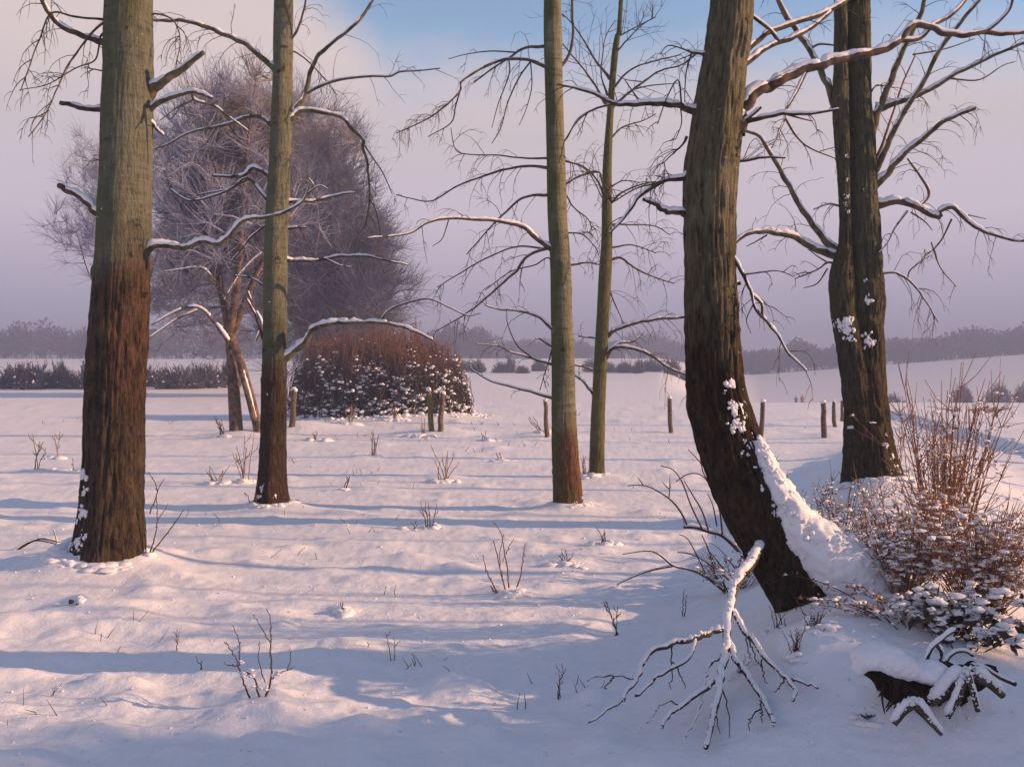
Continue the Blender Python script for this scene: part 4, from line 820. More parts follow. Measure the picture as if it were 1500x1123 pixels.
def zp(k, *L): return [(Z(k, pl), a, b) for pl, a, b in L]
sapling('branching sapling with snow in its forks, in front near the left of the picture', zp('G', ([(1095, 822), (1060, 730), (1035, 650), (1000, 590), (982, 570)], 2.2, .8), ([(1050, 680), (1050, 600), (1045, 560), (1020, 498)], 1.5, .7), ([(1155, 838), (1188, 740), (1186, 600), (1186, 480), (1168, 425)], 2.6, .8), ([(1182, 575), (1140, 500), (1112, 458)], 1.4, .7),
    ([(1185, 740), (1240, 705), (1278, 690)], 1.6, .7), ([(1258, 700), (1275, 650), (1270, 600)], 1.1, .6), ([(1135, 815), (1110, 720), (1048, 705)], 2.2, 1.), ([(1160, 750), (1135, 650), (1138, 570)], 1.3, .7), ([(1040, 680), (1000, 675), (985, 668)], 1.2, .7)), 201, base=Z('G', [(1148, 832)])[0], mat='stem_brown',
    snow=[Z('G', [(1075, 715)])[0] + (7,), Z('G', [(1105, 725)])[0] + (6,), Z('G', [(1210, 720)])[0] + (6,), Z('G', [(1135, 770)])[0] + (6,), Z('G', [(1060, 660)])[0] + (4,), Z('G', [(1095, 690)])[0] + (5,), Z('G', [(1165, 780)])[0] + (5,)], clods=8)
sapling('upright reddish sapling with five thin shoots from a snow hump, middle foreground', zp('H', ([(690, 368), (672, 335), (640, 270), (620, 195)], 1.6, .8), ([(717, 345), (690, 220), (665, 130)], 1.5, .8), ([(735, 335), (728, 240), (715, 180), (700, 100), (662, 42)], 1.7, .7), ([(768, 335), (785, 290), (795, 230), (805, 140)], 1.6, .8), ([(722, 190), (740, 150), (757, 122)], 1., .6), ([(700, 290), (695, 200), (710, 100)], 1.2, .6), ([(685, 365), (665, 345), (652, 330)], 1.6, 1.)), 202, base=Z('H', [(725, 365)])[0], mat='stem_red', clods=14)
sapling('thin shoots rising beside the right foot of the thick left tree', [(Z('D', [(655, 1130), (690, 1030), (650, 945)]), 1.5, .7), (Z('D', [(680, 1070), (700, 1010), (720, 975)]), 1., .6), (Z('G', [(640, 185), (640, 80), (628, 0)]), 1.5, .7), (Z('G', [(655, 190), (685, 90), (690, -10), (685, -60)]), 1.6, .8), (Z('G', [(660, 190), (740, 90), (805, -5)]), 1.6, .8), (Z('G', [(690, 40), (720, 0), (735, -30)]), 1., .5)], 203, base=Z('G', [(655, 192)])[0], clods=4)
def auto_plant(px, py, h, n, seed, label, lean=0., name='sapling', cat='sapling', mat='stem_brown', r=1.1, spread=10, clods=5, twig=2, **kw):
    rng = np.random.default_rng(seed); pl = []
    for k in range(n):
        x0 = px + rng.normal() * spread * .22; hh = h * rng.uniform(.55, 1.05); dx = (rng.uniform(-1, 1) * spread + lean * hh)
        p = [(x0, py + 2), (x0 + dx * .35 + rng.normal(), py - hh * .4), (x0 + dx * .7 + rng.normal(), py - hh * .72), (x0 + dx, py - hh)]; pl.append((p, r, r * .5))
        for t in range(twig): u = rng.uniform(.4, .85); bx = x0 + dx * u; by = py - hh * u; sg = rng.choice([-1, 1]); pl.append(([(bx, by), (bx + sg * hh * .1, by - hh * .1), (bx + sg * hh * .14, by - hh * .2)], r * .7, r * .4))
    return sapling(label, pl, seed, base=(px, py), mat=mat, name=name, cat=cat, clods=clods, **kw)
auto_plant(907, 930, 58, 3, 210, 'three bare shoots at the edge of the shade left of the fallen branch', lean=-.25, spread=16, clods=0)
auto_plant(576, 970, 60, 2, 211, 'two curved dry stalks in the lit foreground snow', lean=-.1, spread=9, clods=3, twig=1, mat='straw')
auto_plant(820, 1022, 54, 2, 212, 'forked twig beside the long foreground shadow', lean=.0, spread=10, clods=0)
auto_plant(55, 690, 62, 4, 213, 'dry stalks with seed heads left of the thick tree', lean=-.1, spread=16, clods=6, mat='straw')
auto_plant(83, 672, 45, 2, 214, 'thin dry stalk close to the thick tree, on its left', spread=6, clods=4, mat='straw')
auto_plant(650, 706, 52, 8, 215, 'snowy grass tussock with spiky blades in the middle of the meadow', name='grass_tuft', cat='grass tuft', spread=22, clods=22, twig=0, mat='straw')
auto_plant(548, 670, 44, 5, 216, 'small grass tuft with a tall seed head below the red brown bush', name='grass_tuft', cat='grass tuft', spread=8, clods=6, twig=0, mat='straw')
auto_plant(506, 718, 22, 3, 217, 'three short stalks right of the slim grey green tree', name='grass_tuft', cat='grass tuft', spread=12, clods=3, twig=0)
auto_plant(630, 772, 40, 4, 218, 'short twiggy shoots standing on the long shadow left of centre', spread=12, clods=7, twig=1)
auto_plant(608, 774, 16, 2, 219, 'bent stalk beside the twiggy shoots on the long shadow', name='grass_tuft', cat='grass tuft', spread=8, clods=3, twig=0)
auto_plant(884, 797, 26, 4, 220, 'low tuft of dark twigs left of the leaning trunk', lean=-.4, spread=10, clods=7, twig=0)
auto_plant(828, 826, 22, 5, 221, 'low snow capped tuft with two upright stubs in the lit snow', name='grass_tuft', cat='grass tuft', spread=12, clods=16, twig=0)
auto_plant(505, 895, 16, 3, 222, 'tiny snow capped clod with dark stubs in the foreground', lean=-.5, name='grass_tuft', cat='grass tuft', spread=8, clods=12, twig=0)
auto_plant(320, 708, 26, 7, 223, 'spiky grass tuft at the foot of the frosted willow', name='grass_tuft', cat='grass tuft', spread=18, clods=12, twig=0, mat='straw')
auto_plant(358, 706, 72, 7, 224, 'tall dry stalks just left of the slim grey green tree', spread=15, clods=12, twig=1, mat='straw')
auto_plant(372, 740, 22, 3, 225, 'little red shoots at the left foot of the slim grey green tree', lean=-.4, spread=8, clods=3, twig=1, mat='stem_red')
auto_plant(258, 956, 36, 2, 226, 'pair of thin pale stalks above the long foreground shadow', spread=5, clods=2, twig=1, mat='straw')
auto_plant(293, 982, 26, 2, 227, 'dark twig pair standing in the long foreground shadow', lean=-.2, spread=5, clods=0, twig=0)
auto_plant(538, 955, 20, 1, 228, 'single short stalk left of the two curved stalks', spread=3, clods=2, twig=0)
auto_plant(609, 976, 20, 1, 229, 'single short stalk right of the two curved stalks', lean=-.1, spread=3, clods=3, twig=0)
auto_plant(1002, 902, 38, 2, 230, 'two short dark shoots left of the fallen branch top', lean=-.15, spread=10, clods=0, twig=0)
auto_plant(795, 634, 24, 4, 231, 'stalks in a snow drift at the foot of the brown post', name='grass_tuft', cat='grass tuft', lean=-.4, spread=14, clods=8, twig=0, mat='straw')
auto_plant(856, 698, 34, 5, 232, 'dry blades between the straight mossy tree and the slender one', name='grass_tuft', cat='grass tuft', spread=7, clods=9, twig=0, mat='straw')
auto_plant(708, 646, 16, 3, 233, 'small tuft on the field right of the red brown bush', name='grass_tuft', cat='grass tuft', spread=6, clods=5, twig=0, mat='straw')
auto_plant(735, 676, 14, 3, 234, 'small tuft on the field midway between bush and mossy tree', name='grass_tuft', cat='grass tuft', spread=6, clods=4, twig=0, mat='straw')
auto_plant(620, 640, 28, 4, 235, 'pale blades at the foot of the two posts by the bush', name='grass_tuft', cat='grass tuft', spread=7, clods=12, twig=0, mat='straw')
auto_plant(325, 640, 36, 5, 236, 'twiggy shoots at the left foot of the frosted willow', lean=-.3, spread=8, clods=4, twig=1)
auto_plant(464, 646, 20, 4, 237, 'short pale blades left of the grass tuft below the bush', name='grass_tuft', cat='grass tuft', spread=8, clods=6, twig=0, mat='straw')
auto_plant(512, 622, 30, 5, 238, 'snow laden weeds at the front edge of the red brown bush', name='grass_tuft', cat='grass tuft', spread=10, clods=26, twig=1, mat='straw')
auto_plant(578, 616, 26, 5, 239, 'second clump of snow laden weeds under the right half of the bush', name='grass_tuft', cat='grass tuft', spread=12, clods=26, twig=1, mat='straw')
auto_plant(108, 690, 34, 1, 240, 'lone fine stalk against the left edge of the thick trunk', spread=3, clods=4, twig=1, mat='straw')
auto_plant(1318, 690, 105, 6, 241, 'reddish shoots on the right of the twin stemmed tree', lean=.1, spread=26, clods=10, twig=3, mat='stem_red', r=.9)
auto_plant(1420, 604, 9, 14, 242, 'low patch of brown weeds on the right hand field', name='grass_tuft', cat='grass tuft', spread=60, clods=6, twig=0, mat='stem_red')
# arched bough at the left edge
g = gp(30, 806); T = thing('fallen_twig', g, 'arched snowy twigs lying left of the thick tree', 'twig'); mb = MB(); sb = MB(); rng = np.random.default_rng(5)
for pl, r0, r1 in zp('G', ([(20, 195), (85, 165), (150, 130), (210, 135), (262, 150)], 2.2, 1.4), ([(60, 180), (110, 145), (180, 122), (262, 135)], 1.8, 1.), ([(250, 140), (240, 100), (232, 80)], 1., .6), ([(130, 190), (180, 188), (220, 178)], 1.4, .8)):
    p, Yv = pxpoly(pl, g[1], .1, 20); r = np.linspace(r0, r1, 20) * g[1] / F; mb.tubes(p, r, 6, True); snow_strip(sb, p, r, rng, 1.3, .1)
o = mb.build('stem', BD, T); sb.build('snow', M['snow'], o)
# frozen clods
for px, py, s, lb in ((117, 885, 9, 'small snowy mound with two dark clods, lower left foreground'), (190, 1048, 0, None)):
    if not lb: continue
    g = gp(px, py); T = thing('clod', g, lb, 'clod'); sb = MB(); eb = MB(); S = g[1] / F; rng = np.random.default_rng(px)
    eb.lumps([g + (-11 * S, -.02, .02), g + (0 * S, -.03, -.0)], [(3.4 * S, 3 * S, 3.4 * S), (3 * S, 3 * S, 2.8 * S)], rng, .4); sb.lumps([g + (2 * S, 0, .02), g + (-4 * S, 0.02, .03)], [(8 * S, 7 * S, 6 * S), (6 * S, 6 * S, 5 * S)], rng, .3)
    o = eb.build('earth', M['leaf_dark'], T); sb.build('snow', M['snow'], T)

# sparse dry stalks that poke through the snow everywhere
def stubble():
    r_ = np.random.default_rng(300); mb = MB(); pts, rad = [], []
    for k in range(48):
        y = 4.4 + 24 * r_.random() ** 1.5; x = r_.uniform(-.54, .36) * y; sp = .05 + .012 * y
        for _ in range(int(r_.integers(1, 7))):
            px, py = x + r_.normal() * sp, y + r_.normal() * sp; h = r_.uniform(.015, .07) * (1 + y / 40); d = np.array([r_.normal() * .5, r_.normal() * .5, 1]); p0 = np.array([px, py, gz(px, py) - .03]); p2 = p0 + d * (h + .03)
            pts.append(np.stack([p0, (p0 + p2) / 2 + r_.normal(size=3) * .006, p2])); rr = .0016 + .00022 * y; rad.append([rr, rr * .8, rr * .4])
    mb.tubes(np.array(pts), np.array(rad), 4); tag(mb.build('grass', M['stem_brown']), 'sparse dry stalks poking through the snow of the meadow', 'grass', kind='stuff')
stubble()

# ------------------------------------------------------------------ shrubs round the leaning tree
def thicket(label, px, py, stems, hpx, spread, seed, mat, r=1.1, Yoff=0., leaves=0, leafmat='leaf_rust', snow=60, lean=0., twig=4, leaf_len=.027, droop=.0, snow_r=(.004, .013), base_w=.25, thick=.4):
    rng = np.random.default_rng(seed); g = gp(px, py); g = np.array([g[0], g[1] + Yoff, 0]); g[2] = gz(g[0], g[1]); S = g[1] / F
    T = thing('shrub', g, label, 'shrub'); mb = MB(); h = hpx * S; w = spread * S; P_, R_ = [], []; TP, TR = [], []; allp = []
    for k in range(stems):
        a = rng.uniform(-1, 1); b_ = rng.uniform(-1, 1); p0 = g + np.array([a * w * base_w, b_ * w * thick * .6, 0]); p0[2] = gz(p0[0], p0[1]) - .02; hh = h * rng.uniform(.45, 1.05)
        ex = a * w * .75 + rng.normal() * w * .25 + lean * hh; p3 = p0 + np.array([ex, b_ * w * thick, hh * (1 - droop * rng.random())]); q = np.linspace(0, 1, 7)[:, None]
        arc = p0 + (p3 - p0) * q + np.array([0, 0, 1.]) * (q * (1 - q)) * hh * (.25 + droop) + np.cumsum(rng.normal(size=(7, 3)) * .012 * h * .6, 0) * q
        P_.append(arc); rr = r * S * rng.uniform(.7, 1.2); R_.append(np.linspace(rr, rr * .35, 7)); allp.append(arc)
        for t in range(twig):
            i = rng.integers(2, 6); d = arc[i + 1] - arc[i]; d /= np.linalg.norm(d) + 1e-9; d = d + rng.normal(size=3) * .6; d /= np.linalg.norm(d); l = hh * rng.uniform(.1, .3)
            tw = np.stack([arc[i], arc[i] + d * l * .5 + rng.normal(size=3) * .04 * l, arc[i] + d * l + np.array([0, 0, .1 * l])]); TP.append(tw); TR.append(np.linspace(rr * .6, rr * .3, 3)); allp.append(tw)
    mb.tubes(np.array(P_), np.array(R_), 5)
    if TP: mb.tubes(np.array(TP), np.array(TR), 4)
    o = mb.build('stems', M[mat], T); cloud = np.concatenate(allp); zz = (cloud[:, 2] - g[2]) / max(h, .01)
    if leaves:
        lo = cloud[(zz > -.1) & (zz < .85)]; i = rng.integers(0, len(lo), leaves); c = lo[i] + rng.normal(size=(leaves, 3)) * .012; d = rng.normal(size=(leaves, 3)) + np.array([0, 0, -.3]); d /= np.linalg.norm(d, axis=1, keepdims=True)
        v = np.cross(d, rng.normal(size=(leaves, 3))); v /= np.linalg.norm(v, axis=1, keepdims=True); ll = leaf_len * rng.uniform(.5, 1.2, (leaves, 1)); lb = MB(); lb.leaves(c, d * ll, v * ll * .45); lb.build('leaves', M[leafmat], T, smooth=False)
    if snow:
        lo = cloud[(zz < .9)]; i = rng.integers(0, len(lo), snow); s_ = rng.uniform(*snow_r, snow); sb = MB(); s_ = s_ * .78; sb.lumps(lo[i] + np.stack([np.zeros(snow), np.zeros(snow), s_ * .3], 1), np.stack([s_ * rng.uniform(1.0, 2.4, snow), s_ * rng.uniform(.8, 1.8, snow), s_ * rng.uniform(.5, .9, snow)], 1), rng, .4); sb.build('snow', M['snow'], o)
    return T
thicket('tall red stemmed shrub at the right edge of the picture', 1442, 868, 58, 290, 80, 251, 'stem_red', r=1.1, leaves=420, snow=330, lean=.04, Yoff=.5, snow_r=(.004, .014))
thicket('tangled rusty shrub with snow dusted twigs left of the tall red stemmed one', 1380, 872, 60, 140, 90, 252, 'stem_red', r=.95, leaves=1100, snow=620, Yoff=.35, snow_r=(.004, .015))
thicket('dense rusty undergrowth under the tall red stems', 1448, 905, 130, 165, 95, 253, 'stem_red', r=.95, leaves=2300, snow=950, Yoff=.1, snow_r=(.004, .016))
thicket('thin dark shoots between the snowy foot and the twin stemmed tree', 1222, 815, 14, 120, 60, 254, 'stem_brown', r=.8, leaves=30, snow=90, Yoff=1.0)
thicket('sparse brown shrub right of the snowy foot, with snow on its twigs', 1310, 825, 26, 105, 75, 255, 'stem_brown', r=.8, leaves=320, snow=300, Yoff=.9)
thicket('tall orange tan grass at the right edge beyond the red stemmed shrub', 1475, 800, 34, 150, 50, 261, 'straw', r=.8, leaves=160, snow=120, Yoff=1.0)
thicket('pale snow flecked shrub below the twin stemmed tree', 1245, 815, 20, 50, 70, 256, 'stem_brown', r=.9, leaves=260, snow=300, Yoff=.8, snow_r=(.006, .018))
thicket('low bramble with dark leaves under clumps of snow, lower right', 1425, 965, 40, 90, 100, 257, 'stem_brown', r=1.2, leaves=420, leafmat='leaf_dark', leaf_len=.06, snow=420, snow_r=(.007, .022), droop=.5, Yoff=.15)
thicket('rusty frosted twigs filling the bank between the snowy foot and the dark bramble', 1345, 893, 80, 125, 75, 263, 'stem_red', r=.85, leaves=900, snow=620, Yoff=.2, snow_r=(.004, .014))
thicket('drooping rusty twigs above the snow capped log', 1345, 935, 26, 80, 110, 258, 'stem_brown', r=1.0, leaves=480, snow=200, droop=.6, lean=-.3, Yoff=.15, snow_r=(.004, .014))
thicket('leafy snow dusted scrub behind the fallen branch top', 1095, 872, 20, 70, 50, 259, 'stem_brown', r=.9, leaves=360, snow=200, Yoff=.35, snow_r=(.005, .016))
def arched_shrub():
    g = gp(1105, 880); g = np.array([g[0], g[1] + .6, 0]); g[2] = gz(g[0], g[1]); T = thing('shrub', g, 'arching bare shrub reaching left from behind the leaning trunk', 'shrub'); mb = MB(); sb = MB(); rng = np.random.default_rng(260)
    k = lambda pts: [(900 + x / 4.99, 640 + y / 4.99) for x, y in pts]
    for pl, r0, r1, sn in (([(990, 920), (900, 820), (790, 720), (690, 690), (600, 660), (505, 655)], 4, 2.6, 1), ([(530, 640), (480, 540), (400, 450), (270, 370), (180, 350), (95, 355)], 1.5, .7, 0), ([(640, 665), (560, 500), (500, 340), (430, 240), (340, 210)], 1.5, .7, 0), ([(690, 690), (640, 540), (570, 420), (510, 320)], 1.4, .7, 0),
              ([(790, 710), (770, 540), (720, 390), (640, 280), (540, 270), (450, 325)], 1.5, .7, 0), ([(750, 650), (720, 500), (680, 410)], 1.2, .6, 0), ([(720, 380), (650, 260), (630, 190), (540, 90)], 1.2, .6, 0), ([(800, 1120), (660, 1015), (540, 965), (430, 940), (330, 860), (240, 830), (60, 855)], 2.6, .8, .5), ([(430, 940), (280, 970), (160, 1010), (20, 1075)], 1.8, 1., .9),
              ([(860, 1060), (740, 960), (620, 880), (540, 850), (460, 840)], 2.2, .8, 1), ([(770, 1100), (730, 980), (690, 830), (640, 715)], 1.5, .8, .3), ([(670, 1010), (620, 900), (540, 750), (475, 710)], 1.2, .6, 0), ([(890, 970), (800, 850), (720, 780), (690, 780)], 1.2, .6, .3), ([(810, 980), (740, 890), (690, 830)], 1.2, .6, 0), ([(400, 440), (405, 360), (405, 290)], 1, .5, 0), ([(400, 380), (370, 350), (350, 330)], .9, .5, 0), ([(210, 350), (190, 320), (170, 295)], .9, .5, 0)):
        p, Yv = pxpoly(k(pl), g[1], rng.uniform(-.15, .15), 24); r = np.linspace(r0, r1, 24) * g[1] / F; mb.tubes(p, r, 6, True)
        if sn: snow_strip(sb, p, r, rng, sn * 1.1, .15)
    o = mb.build('stems', M['stem_brown'], T); sb.build('snow', M['snow'], o)
arched_shrub()

# ------------------------------------------------------------------ fallen branch and fallen log in front
def fallen_branch():
    g = gp(1040, 1085); T = thing('fallen_branch', g, 'big snow covered fallen branch fanning out in front of the leaning tree', 'fallen branch'); rng = np.random.default_rng(270); mb = MB(); sb = MB()
    def Yat(pp): return np.array([min(np.interp(py, (800, 835, 1095), (4.95, 4.74, g[1] - .03)), gp(px, py)[1] - .06) for px, py in pp])
    def limb(pl, r0, r1, sn, off=0.):
        p = smooth(pl, max(14, len(pl) * 7)); Yv = Yat(p[:, :2]) - abs(off) * .3 - rng.uniform(0, .03) * np.linspace(0, 1, len(p)); q = np.stack([(p[:, 0] - CX) * Yv / F, Yv, CAMZ - (p[:, 1] - HZ) * Yv / F], 1)
        r = np.linspace(r0, r1, len(p)) * Yv / F; q += (np.stack([vnoise(np.arange(len(p)) * .5, off * 99 + pl[0][0], k) for k in range(3)], 1) - .5) * .014; mb.tubes(q, r, 9, True)
        if sn: snow_strip(sb, q, r * .92, rng, sn * .9, .08); 
        if sn:  # snow also clings to the near side of steep limbs
            u = np.repeat(np.arange(len(q)), 3 if r0 > 3.9 else 1); c = q[u] + rng.normal(size=(len(u), 3)) * r[u][:, None] * .3 + np.array([-.25, -.35, .62]) * r[u][:, None]; s_ = r[u] * rng.uniform(.25, .6, len(u)); sb.lumps(c, np.stack([s_] * 3, 1), rng, .3)
    limb(Z('I', [(345, 150), (318, 200), (295, 235), (250, 290), (210, 390), (200, 480), (188, 600), (165, 750), (130, 900), (100, 1035)]), 7.6, 3.8, 1.2)
    limb(Z('I', [(222, 430), (280, 530), (350, 630), (430, 710), (490, 780), (480, 830)]), 4.4, 2.6, 1.1)
    limb(Z('I', [(440, 715), (520, 748), (600, 772)]), 2.4, 1.4, 1.2)
    limb(Z('I', [(200, 570), (240, 660), (310, 760), (370, 850), (402, 940)]), 4.8, 3.2, 1.1)
    limb(Z('I', [(180, 520), (90, 545), (0, 568), (-60, 585), (-150, 630), (-200, 730), (-262, 830)]), 4.6, 2.8, 1.2, .12)
    limb(Z('I', [(60, 560), (10, 660), (-100, 720), (-210, 810)]), 2.8, 2., 1.2, .1)
    limb(Z('I', [(140, 750), (60, 805), (0, 850), (-40, 880), (-95, 950)]), 4.2, 2.2, 1.1, -.05)
    limb(Z('I', [(158, 640), (112, 690), (90, 780)]), 2.2, 1.3, 1.)
    limb(Z('I', [(-205, 740), (-290, 720), (-390, 732), (-420, 745)]), 1.7, .7, .5)
    limb(Z('I', [(-300, 720), (-330, 760), (-345, 785)]), 1.1, .6, 0)
    limb(Z('I', [(-262, 825), (-320, 870), (-410, 925)]), 2.2, 1.2, 1.3)
    limb(Z('I', [(0, 850), (-60, 835), (-110, 870), (-160, 930)]), 1.4, .7, .3)
    limb(Z('I', [(85, 790), (70, 880), (10, 985)]), 1.8, .9, 1.)
    for pl in ([(275, 530), (290, 600), (292, 650)], [(350, 650), (352, 700), (370, 760)], [(175, 770), (195, 860), (205, 990)], [(345, 830), (345, 880), (348, 925)], [(345, 870), (300, 900), (290, 960)], [(-50, 590), (-45, 680), (-55, 780)], [(-40, 660), (0, 740), (15, 780)], [(440, 730), (435, 760), (410, 790)], [(160, 800), (150, 900), (160, 980)], [(290, 560), (320, 640), (345, 690)]):
        limb(Z('I', pl), 1.2, .6, 0)
    o = mb.build('limbs', M['branch_dark'], T); sb.build('snow', M['snow'], o)
fallen_branch()
def fallen_log():
    g = gp(1330, 1050); Yg = g[1] - .015; T = thing('fallen_log', g, 'broken dark log with a thick snow cap and bent side limbs, lower right corner', 'fallen log'); rng = np.random.default_rng(280); S = Yg / F
    k = lambda pts: [(1180 + x / 4.32, 840 + y / 4.32) for x, y in pts]
    def path(pl, n, off=0., slope=0.): p = smooth(k(pl), n); Yv = Yg + off + slope * (p[:, 0] - 1300) * S; return np.stack([(p[:, 0] - CX) * Yv / F, Yv, CAMZ - (p[:, 1] - HZ) * Yv / F], 1)
    # log body, ragged at its left end
    c = path([(360, 610), (480, 650), (600, 705), (740, 720), (900, 690), (1040, 650), (1200, 640)], 60, .10); R = np.interp(np.linspace(0, 1, 60), (0, .12, .3, .5, .75, 1), (4, 13, 27, 26, 20, 12)) * S
    th = np.arange(36) * 2 * np.pi / 36; t = np.gradient(c, axis=0); t /= np.linalg.norm(t, axis=1, keepdims=True); a = np.cross(t, (0, 0, 1.)); a /= np.linalg.norm(a, axis=1, keepdims=True); b = np.cross(a, t); ar = np.arange(60) / 60.
    rr = R[:, None] * (1 + .95 * (vnoise(np.cos(th)[None] * 3, np.sin(th)[None] * 3, ar[:, None] * 12, 3) - .5) + .4 * (vnoise(np.cos(th)[None] * 9, np.sin(th)[None] * 9, ar[:, None] * 14, 4) - .5))
    v = c[:, None] + rr[..., None] * (a[:, None] * np.cos(th)[None, :, None] + b[:, None] * np.sin(th)[None, :, None]); mb = MB(); kk = np.arange(59)[:, None] * 36; j = np.arange(36)[None]; j2 = (j + 1) % 36
    mb.add(v, np.stack([kk + j, kk + j2, kk + 36 + j2, kk + 36 + j], -1).reshape(-1, 4))
    for pl in ([(490, 700), (485, 790), (500, 880)], [(570, 740), (545, 820), (510, 870)], [(640, 740), (600, 800), (560, 850)], [(620, 730), (640, 800), (600, 840)]): mb.tubes(path(pl, 10, .02), np.linspace(2.2, 1, 10) * S, 6, True)
    for q_ in range(34):      # torn fibres on the underside
        i = int(rng.integers(8, 48)); p0 = c[i] + np.array([rng.normal() * .01, -R[i] * rng.uniform(.2, .9), -R[i] * rng.uniform(.3, .8)]); l = rng.uniform(.02, .07); mb.tubes(np.stack([p0, p0 + np.array([rng.normal() * .01, -.004, -l * .5]), p0 + np.array([rng.normal() * .02, .0, -l])]), np.array([.008, .005, .0015]) * rng.uniform(.6, 1.3), 5)
    mb.build('trunk', M['bark_leaning'], T)
    # snow cap
    sb = MB(); cap = path([(330, 590), (390, 530), (470, 525), (560, 555), (640, 590), (720, 615), (790, 620), (860, 625), (930, 640)], 70, .04); u = np.linspace(0, 1, 70); R2 = np.interp(u, (0, .08, .25, .45, .62, .72, .86, 1), (10, 18, 20, 20, 14, 17, 14, 6)) * S
    t = np.gradient(cap, axis=0); t /= np.linalg.norm(t, axis=1, keepdims=True); a = np.cross(t, (0, 0, 1.)); a /= np.linalg.norm(a, axis=1, keepdims=True); b = np.cross(a, t); th = np.arange(48) * 2 * np.pi / 48
    v = cap[:, None] + R2[:, None, None] * (1.5 * a[:, None] * np.cos(th)[None, :, None] + b[:, None] * np.sin(th)[None, :, None]); nz = .6 * (fbm(v[..., 0] * 18, v[..., 1] * 18, v[..., 2] * 18, 2, 9) - .5) + .4 * (fbm(v[..., 0] * 60, v[..., 1] * 60, v[..., 2] * 60, 3, 19) - .5); v = cap[:, None] + (v - cap[:, None]) * (1 + .8 * nz[..., None])
    kk = np.arange(69)[:, None] * 48; j = np.arange(48)[None]; j2 = (j + 1) % 48; sb.add(v, np.stack([kk + j, kk + j2, kk + 48 + j2, kk + 48 + j], -1).reshape(-1, 4))
    sb.lumps([cap[2] + (0, 0, -.0)], [(R2[2] * 1.1,) * 3], rng, .3); sb.build('snow_cap', M['snow'], T)
    # bent side limbs, each under its own snow
    for pl, r0, r1, off in (([(1020, 640), (930, 680), (860, 760), (790, 800)], 9, 7, -.02), ([(1010, 660), (960, 780), (900, 900)], 6, 4.5, -.06), ([(1030, 630), (1060, 740), (1090, 860)], 5, 4, -.08), ([(1060, 625), (1150, 670), (1250, 760)], 8, 5.5, -.03), ([(680, 810), (620, 860), (560, 940)], 7, 5, -.12), ([(690, 810), (760, 890), (860, 1010)], 7, 3, -.12)):
        p = path(pl, 22, off); r = np.linspace(r0, r1, 22) * S; lb = MB(); lb.tubes(p - np.array([0, 0, 1]) * r[:, None] * .55, r * .9, 8, True); o = lb.build('limb', BD, T); sm = MB(); snow_strip(sm, p, r * 1.12, rng, 1.15, .0)
        u_ = np.repeat(np.arange(22), 5); cc = p[u_] + rng.normal(size=(110, 3)) * r[u_][:, None] * .42 + np.array([-.1, -.1, .62]) * r[u_][:, None]; s_ = r[u_] * rng.uniform(.18, .45, 110); sm.lumps(cc, np.stack([s_] * 3, 1), rng, .35); sm.build('snow', M['snow'], o)
    lb = MB(); p = path([(1040, 575), (1120, 590), (1200, 640), (1330, 700)], 16, .03); lb.tubes(p, np.linspace(3.2, 3.2, 16) * S, 8, True); o = lb.build('limb', BD, T); sm = MB(); snow_strip(sm, p, np.full(16, 3.2 * S), rng, .8, .2); sm.build('snow', M['snow'], o)
    for pl in ([(880, 560), (940, 500), (1010, 490), (1060, 520)], [(760, 560), (800, 470), (880, 400), (960, 345)], [(830, 450), (860, 500), (850, 550)]):
        p = path(pl, 16, .06); r = np.linspace(4.5, 3, 16) * S; lb = MB(); lb.tubes(p, r * .7, 8, True); o = lb.build('limb', BD, T); sm = MB(); snow_strip(sm, p, r, rng, 1.1, .0); sm.build('snow', M['snow'], o)
fallen_log()
# tussocks on the bank by the foot of the leaning tree
for px, py, h, n, sd, lb in ((1166, 955, 40, 12, 291, 'dark tussock under snow right of the leaning tree base'), (1195, 915, 22, 14, 292, 'snow topped tussock against the snowy foot'), (1140, 920, 40, 6, 293, 'thin dark stalks at the tip of the leaning trunk'), (1085, 985, 30, 8, 294, 'dark stubble behind the fallen branch'), (1270, 1052, 8, 8, 295, 'dark hollow with stubble left of the log')):
    auto_plant(px, py, h, n, sd, lb, name='grass_tuft', cat='grass tuft', spread=16, clods=8, twig=0, r=1.0)

